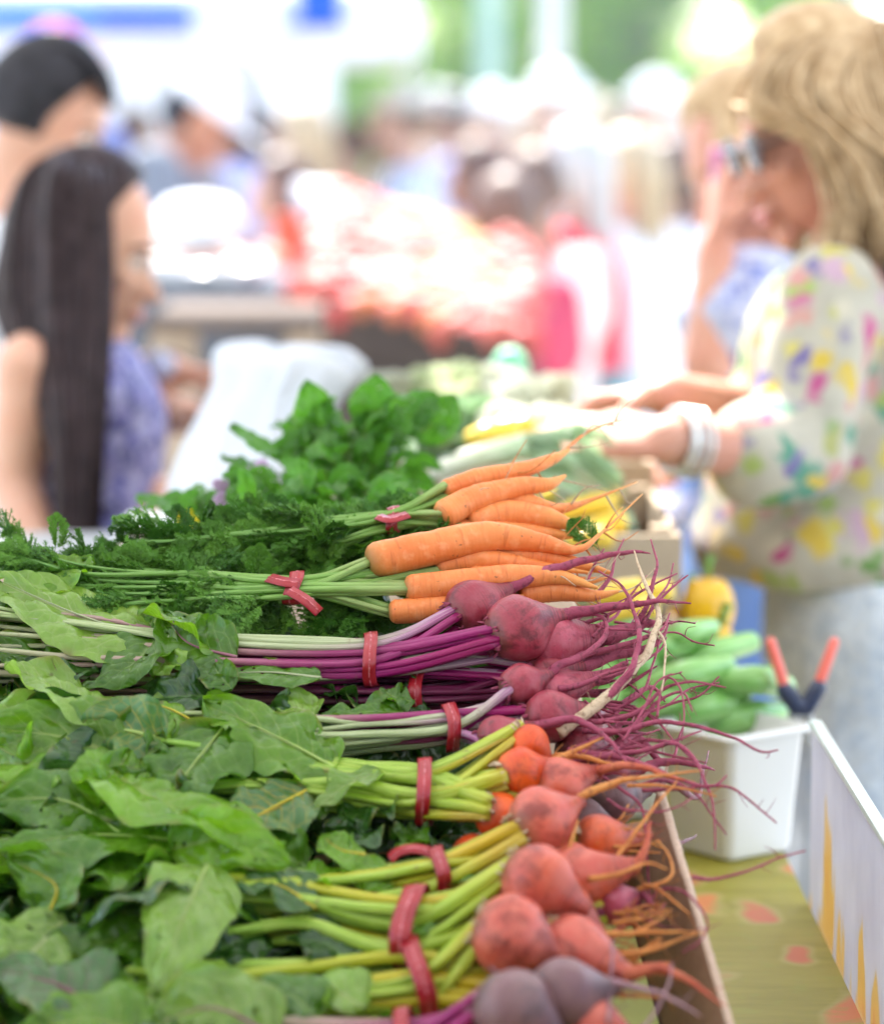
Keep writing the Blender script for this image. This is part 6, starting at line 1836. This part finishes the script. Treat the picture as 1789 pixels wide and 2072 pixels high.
for q, yy in (('L', -.09), ('R', .09)):
    J['hip' + q] = J['pelvis'] + V((0, yy, -.04)); J['kn' + q] = V((J['pelvis'].x - .02, J['pelvis'].y + yy, .5)); J['an' + q] = V((J['pelvis'].x, J['pelvis'].y + yy, .085))
g, pt, k, f2, s2 = body_geo(J, f, True); fuse(g, 'body', M_skin_red, root, .007)
face_parts(pt, k, root, M_lip, M_browl, False)
g = G()
g.loft([(P(1745, 1158, bd), V((.185, 0, 0)), V((0, .17, 0))), (P(1735, 1100, bd), V((.195, 0, 0)), V((0, .185, 0))), (P(1722, 980, bd), V((.175, 0, 0)), V((0, .17, 0))), (P(1716, 860, bd), V((.145, 0, 0)), V((0, .15, 0))),
        (P(1722, 740, bd), V((.125, 0, 0)), V((0, .16, 0))), (P(1730, 640, bd), V((.12, 0, 0)), V((0, .19, 0))), (P(1735, 570, bd), V((.10, 0, 0)), V((0, .18, 0))), (P(1740, 530, bd), V((.07, 0, 0)), V((0, .08, 0)))], 40, fold=.02, folds=9)
g.capsule(J['shL'], J['elL'].lerp(J['shL'], .1), .060, .064, 16); g.capsule(J['elL'].lerp(J['shL'], .1), J['elL'].lerp(J['wrL'], .34), .064, .058, 16)
g.capsule(J['shR'], J['elR'].lerp(J['shR'], .1), .060, .062, 16); g.capsule(J['elR'].lerp(J['shR'], .1), J['elR'].lerp(J['wrR'], .30), .062, .054, 16)
fuse(g, 'floral_blouse', M_floral, root, .008, 4, .014, 9)
g = trouser_geo(J, f, .014); fuse(g, 'jeans', M_jeans, root, .01, 4, .004)
# hair
g = G(); hair_cap(g, J['head'], J['hf'], J['hup'], k, 1.10, .0, -.25)
def D(*a): return P(a[0], a[1], bd + (a[2] if len(a) > 2 else -.08))
GD = [[D(1720, 55, 0), D(1640, 75, -.06), D(1570, 130, -.1), D(1540, 210, -.11), D(1590, 235, -.12), D(1670, 270, -.13), D(1720, 380, -.13), D(1745, 450, -.13), D(1730, 520, -.12)],
      [D(1760, 40, 0), D(1680, 90, -.08), D(1620, 170, -.12), D(1640, 240, -.14), D(1720, 300, -.15), D(1770, 400, -.15), D(1790, 450, -.15), D(1810, 520, -.14)],
      [D(1800, 60, 0), D(1740, 90, -.08), D(1680, 150, -.13), D(1700, 240, -.15), D(1780, 290, -.15), D(1840, 380, -.14), D(1840, 560, -.14)],
      [D(1740, 55, 0), D(1800, 60, -.05), D(1850, 160, -.08), D(1860, 300, -.09), D(1850, 430, -.1), D(1860, 540, -.1)],
      [D(1700, 55, 0), D(1610, 85, -.04), D(1545, 150, -.05), D(1520, 215, -.04), D(1560, 225, -.09), D(1640, 250, -.12), D(1700, 350, -.13), D(1716, 450, -.14), D(1670, 540, -.13)]]
GD = [[c_[int(i * (len(c_) - 1) / 40)] for i in range(0, 41, 5)] for c_ in [catmull(q, 8) for q in (GD[4], GD[0], GD[1], GD[2], GD[3])]]
strands(g, GD, 620, .0034, .010, 14, .002)
GD2 = [[D(1690, 420, -.14), D(1650, 560, -.16), D(1600, 640, -.17), D(1560, 720, -.18)], [D(1720, 460, -.14), D(1690, 600, -.17), D(1640, 700, -.18), D(1610, 760, -.18)]]
strands(g, GD2, 26, .004, .006, 15, .006)
g.build('hair', M_blond, root)
# sunglasses
g = G(); sgx = pt(.80, .30, .0)
ff = J['hf'].normalized(); uu = (J['hup'] - ff * J['hup'].dot(ff)).normalized(); ss = uu.cross(ff)
for q in (-1, 1):
    c = pt(.86, q * .30, .0); g.ellipsoid(c, ff * .004, ss * .028, uu * .023, 18, 10)
sg = g.build('sunglasses', simple('dark_glossy_lens', (.03, .03, .04), .06, .9, .02), root)
g = G(); g.chain([pt(.88, -.5, .05), pt(.92, 0, .07), pt(.88, .5, .05)], [.003] * 3, 8)
for q in (-1, 1): g.chain([pt(.85, q * .56, .05), pt(.35, q * .74, .04), pt(-.1, q * .72, .0)], [.003] * 3, 8)
g.build('frame', simple('dark_frame', (.05, .04, .04), .15, .6), sg)
# bracelets
M_silver = simple('silver_bracelet', (.62, .62, .60), .3, .6, .1, 30, .1, .001, .8)
for t, rr in ((.93, .034), (.80, .036), (.87, .036)):
    c = J['elL'].lerp(J['wrL'], t); ax = (J['wrL'] - J['elL']).normalized(); u1 = ax.orthogonal().normalized(); u2 = ax.cross(u1)
    ring = [c + (u1 * math.cos(a) + u2 * math.sin(a)) * rr for a in [i * math.pi / 12 for i in range(25)]]
    g = G(); g.tube(ring, .0045 if t > .9 else .003, 8, cap=False); g.build('bracelet', M_silver, root)
shoes(J, f2, root, M_shoe)

# ---- second woman behind the blonde shopper, hand at her cheek
wd_ = 4.25
hx = P(1500, 330, wd_)
root = empty('person', V((hx.x + .03, hx.y, 0)), 'fair haired woman in a blue and white top with one hand raised to her cheek', 'person')
J, f = stand(hx.x + .09, hx.y, P(1510, 150, wd_).z, R(195))
J['hf'] = V((-.80, -.45, -.35)).normalized(); J['hup'] = V((-.15, 0, 1)); J['head'] = P(1520, 330, wd_); J['hk'] = 1.08
J['neck'] = P(1560, 500, wd_); J['chest'] = P(1580, 660, wd_); J['waist'] = P(1560, 850, wd_); J['pelvis'] = P(1540, 980, wd_)
J['shL'] = P(1500, 600, wd_ - .16); J['elL'] = P(1432, 740, wd_ - .22); J['wrL'] = P(1448, 500, wd_ - .2); J['hdL'] = V((.05, 0, 1)); J['pnL'] = V((1, .2, 0)); J['curlL'] = .3
J['shR'] = P(1640, 590, wd_ + .12); J['elR'] = P(1600, 800, wd_ + .1); J['wrR'] = P(1440, 880, wd_ - .05)
for q, yy in (('L', -.09), ('R', .09)):
    J['hip' + q] = J['pelvis'] + V((0, yy, -.04)); J['kn' + q] = V((J['pelvis'].x - .12, J['pelvis'].y + yy, .5)); J['an' + q] = V((J['pelvis'].x - .05, J['pelvis'].y + yy, .085))
g, pt, k, f2, s2 = body_geo(J, f, True); fuse(g, 'body', M_skin_red, root, .008)
face_parts(pt, k, root, M_lip, M_browl)
g = shirt_geo(J, f, .022, .35, .05, True, .1); fuse(g, 'patterned_top', M_bluetop, root, .01, 4, .008)
g = trouser_geo(J, f, .02, .62); fuse(g, 'blue_shorts', simple('blue_cloth', (.13, .22, .48), .8, .2, .2, 12, .2), root, .01, 4, .004)
g = G(); hair_cap(g, J['head'], J['hf'], J['hup'], k, 1.12, .12, -.3)
GD = [[P(1540, 160, wd_), P(1490, 190, wd_ - .08), P(1470, 260, wd_ - .1), P(1500, 300, wd_ - .12), P(1560, 340, wd_ - .12), P(1590, 430, wd_ - .1)], [P(1560, 165, wd_), P(1530, 220, wd_ - .1), P(1560, 300, wd_ - .12), P(1600, 400, wd_ - .1), P(1600, 520, wd_ - .08)]]
strands(g, GD, 60, .007, .010, 24, .004); g.build('hair', M_blond, root)
shoes(J, f2, root, M_shoe)
g = G(); c = P(1452, 372, wd_ - .2); g.box(c, .008, .012, .05); ph = bevel(g.build('mobile_phone', simple('pink_phone_case', (.55, .20, .42), .4), None, False), .004); tag(ph, 'pink mobile phone held against the cheek of the fair haired woman', 'phone')

# ---- man with white cap, bending over his table
cd_ = 8.0
hx = P(400, 240, cd_)
root = empty('person', V((hx.x - .1, hx.y, 0)), 'man in a white cap and pale grey T shirt leaning over the tables behind', 'person')
J, f = stand(hx.x - .16, hx.y, P(400, 160, cd_).z, R(-20), lean=V((.10, -.04, 0)))
J['hf'] = V((.75, -.3, -.55)).normalized(); J['hup'] = V((.55, 0, 1)); J['head'] = P(402, 240, cd_)
J['neck'] = P(370, 320, cd_)
J['shR'] = P(310, 350, cd_ - .15); J['elR'] = P(330, 500, cd_ - .25); J['wrR'] = P(470, 520, cd_ - .4)
J['shL'] = P(380, 340, cd_ + .15); J['elL'] = P(430, 480, cd_ + .05); J['wrL'] = P(520, 500, cd_ - .2)
g, pt, k, f2, s2 = body_geo(J, f); fuse(g, 'body', M_skin_tan, root, .010)
face_parts(pt, k, root, M_lip, M_browd)
g = shirt_geo(J, f, .03, .75, .06); fuse(g, 't_shirt', simple('pale_grey_cotton', (.19, .20, .22), .85, .2, .06, 10, .2), root, .012, 4, .006)
g = trouser_geo(J, f); fuse(g, 'trousers', MATS['dark_blue_cloth'], root, .014, 4)
g = G(); hair_cap(g, J['head'], J['hf'], J['hup'], k, 1.05, -.1, -.4); g.build('hair', M_black, root)
g = G(); hd = J['head']; ff = J['hf']; uu = (J['hup'] - ff * J['hup'].dot(ff)).normalized(); ss = uu.cross(ff)
g.ellipsoid(hd + uu * k * .45, ff * k * .95, ss * k * .80, uu * k * .75, 24, 14, lambda d: V((d.x, d.y, max(d.z, -.15))))
g.ellipsoid(hd + uu * k * .42 + ff * k * 1.05, ff * k * .65, ss * k * .62, uu * k * .07, 20, 8); g.build('cap', M_white, root)
shoes(J, f2, root, M_shoe)
g = G(); c = P(400, 455, 7.4); g.ellipsoid(c, V((.11, 0, 0)), V((0, .10, 0)), V((0, 0, .07)), 24, 14, lambda d: d * (1 + .1 * noise.noise(d * 3)))
tag(g.build('full_paper_bag', M_white), 'bulging white bag in front of the man with the white cap', 'bag')

# ---- crowd: three figures copied with their own colours
def crowd_base(fem, longhair, skirt, pose=0):
    J, f = stand(0, 0, 1.72, 0, lean=V((.02, 0, 0)))
    if pose: 
        J['elR'] = J['shR'] + V((.10, -.06, -.25)); J['wrR'] = J['elR'] + V((.22, .08, .04))
    parts = {}
    g, pt, k, f2, s2 = body_geo(J, f, fem); o = fuse(g, 'body', M_crowdskin, None, .014, 3); parts['body'] = o.data; bpy.data.objects.remove(o)
    g = shirt_geo(J, f, .016, .55, .05, fem); o = fuse(g, 'shirt', M_crowdcloth, None, .014, 3, .006); parts['shirt'] = o.data; bpy.data.objects.remove(o)
    if skirt: g = skirt_geo(J, f, .5, 1.5); parts['skirt'] = g.mesh('skirt', M_crowdcloth)
    else: g = trouser_geo(J, f); o = fuse(g, 'trousers', M_crowdcloth, None, .014, 3, .005); parts['trousers'] = o.data; bpy.data.objects.remove(o)
    g = G(); hair_cap(g, J['head'], f, V((0, 0, 1)), k, 1.08, .2, -.7 if longhair else -.1)
    if longhair:
        GD = [[J['head'] + V((-.02, y, .11)), J['head'] + V((-.09, y * 1.4, .03)), J['head'] + V((-.10, y * 1.5, -.12)), J['head'] + V((-.11, y * 1.4, -.26))] for y in (-.06, -.03, 0, .03, .06)]
        strands(g, GD, 50, .01, .008, 31)
    parts['hair'] = g.mesh('hair', M_crowdhair)
    g = G(); g.ellipsoid(J['head'] + V((0, 0, .055)), V((.108, 0, 0)), V((0, .092, 0)), V((0, 0, .085)), 20, 12, lambda d: V((d.x, d.y, max(d.z, -.1)))); g.ellipsoid(J['head'] + V((.0, 0, .05)), V((.17, 0, 0)), V((0, .16, 0)), V((0, 0, .012)), 24, 8)
    parts['hat'] = g.mesh('hat', M_crowdcloth)
    g = G()
    for q in ('L', 'R'): an = J['an' + q]; g.capsule(an - V((0, 0, .035)), an + f2 * .16 - V((0, 0, .045)), .042, .036, 12, flat=.8)
    return parts
CB = [crowd_base(False, False, False), crowd_base(True, True, True), crowd_base(False, False, False, 1), crowd_base(True, True, False, 1)]
W_ = (.78, .78, .78)
SK1, SK2, SK3 = (.60, .36, .26), (.42, .22, .14), (.66, .44, .34)
BR, BK, BL, GY = (.17, .11, .08), (.05, .045, .045), (.56, .43, .26), (.55, .53, .50)
def crowd(px, py, d, b, shirt, low, hair, label, rot=0, skinc=SK1, hat=None):
    p = P(px, py, d); k = p.z / 1.72
    r = empty('person', (p.x, p.y, 0), label, 'person'); r.scale = (k, k, k); r.rotation_euler = (0, 0, R(rot))
    for nme, col in (('body', skinc), ('shirt', shirt), ('trousers', low), ('skirt', low), ('hair', hair), ('hat', hat)):
        if nme in CB[b] and col is not None:
            o = bpy.data.objects.new(nme, CB[b][nme]); sc.collection.objects.link(o); o.parent = r; o.color = (*col, 1)
crowd(100, 62, 9.5, 0, (.2, .25, .5), (.1, .1, .15), BK, 'person in a red cap seen just over the hair of the black haired man', -60, hat=(.70, .05, .08))
crowd(470, 150, 9.5, 1, (.50, .50, .72), (.03, .05, .14), BK, 'dark haired woman in lavender and navy right of the man with the white cap', 200, SK2)
crowd(545, 238, 10, 0, (.56, .50, .44), (.4, .38, .36), BR, 'brown haired person bending behind the white covered table', 190, SK2)
crowd(632, 215, 9.5, 1, (.72, .68, .58), (.66, .62, .54), BL, 'pale haired woman in a cream dress left of the tent post', 170, SK3)
crowd(840, 178, 10.5, 2, (.62, .68, .78), (.2, .26, .36), BR, 'person in a cream sun hat and light blue shirt at the centre', 180, SK1, hat=(.70, .64, .52))
crowd(800, 215, 12, 3, (.62, .42, .40), (.4, .4, .45), BR, 'woman in a dusty red top left of the cream sun hat', 170, SK2)
crowd(900, 182, 14, 0, (.60, .60, .62), (.5, .5, .52), GY, 'grey clothed person far back right of the cream sun hat', 200, SK1)
crowd(940, 190, 13, 2, (.50, .50, .74), (.3, .3, .4), BK, 'man in a lavender shirt under the trees', 160, SK2)
crowd(1015, 186, 12, 0, (.70, .72, .76), (.3, .32, .36), GY, 'grey haired man in a white shirt left of the pale pole', 200, SK1, hat=(.74, .76, .76))
crowd(1075, 205, 14, 1, (.72, .70, .66), (.6, .56, .5), BL, 'woman in pale clothes directly behind the pale pole', 180, SK3)
crowd(1150, 150, 10.5, 2, W_, (.36, .38, .42), GY, 'tall man in a bright white shirt right of the pale pole', 190, SK3, hat=(.76, .76, .76))
crowd(1215, 205, 13, 3, (.74, .74, .74), (.4, .5, .6), BL, 'woman in white behind the tall man in the white shirt', 170, SK1)
crowd(1270, 215, 14.5, 0, (.60, .64, .72), (.2, .2, .3), BR, 'man in a pale blue shirt between the tall man and the white cap', 170, SK1)
crowd(1345, 160, 12, 2, (.76, .76, .76), (.26, .28, .3), GY, 'man in a white cap and white shirt below the low trees', 210, SK3, hat=(.77, .77, .77))
crowd(1420, 205, 11, 0, (.72, .73, .78), (.5, .5, .55), GY, 'person in a white shirt just left of the fair haired woman', 170, SK1)
crowd(1295, 275, 8.2, 1, (.76, .76, .76), (.76, .76, .76), BL, 'blonde woman in a white dress in the sunny middle of the crowd', 150, SK1)
crowd(1375, 290, 9.0, 3, (.76, .75, .74), (.74, .73, .72), BR, 'person in white clothes right of the blonde woman in the white dress', 190, SK1)
crowd(1190, 268, 8.0, 3, (.72, .03, .06), (.10, .28, .28), GY, 'woman in a bright red top and teal trousers right of centre', 160, SK1)
crowd(1235, 300, 9.4, 1, (.66, .56, .58), (.62, .58, .62), BL, 'pale pink dressed woman behind the red top', 200, SK3)
crowd(1095, 310, 7.4, 2, (.74, .68, .60), (.06, .07, .14), BR, 'person in cream and navy left of the bright red top', 120, SK2)
crowd(1040, 362, 6.9, 0, (.56, .05, .10), (.05, .06, .12), BR, 'child in a pink red shirt bending over the tomato bin', 130, SK2)
crowd(985, 290, 8.6, 3, (.62, .36, .28), (.5, .4, .38), BR, 'brown haired woman in a rust top behind the child in pink', 160, SK2)
crowd(720, 250, 12, 2, (.66, .66, .78), (.5, .5, .6), BR, 'person in pale lavender beside the tent post', 170, SK1)
crowd(255, 230, 11, 3, (.60, .58, .50), (.5, .48, .42), BR, 'person in beige far behind between the man and the white cap', 10, SK1)
crowd(590, 320, 8.5, 1, (.74, .74, .76), (.7, .7, .72), BR, 'woman in white behind the red crate', 190, SK1)
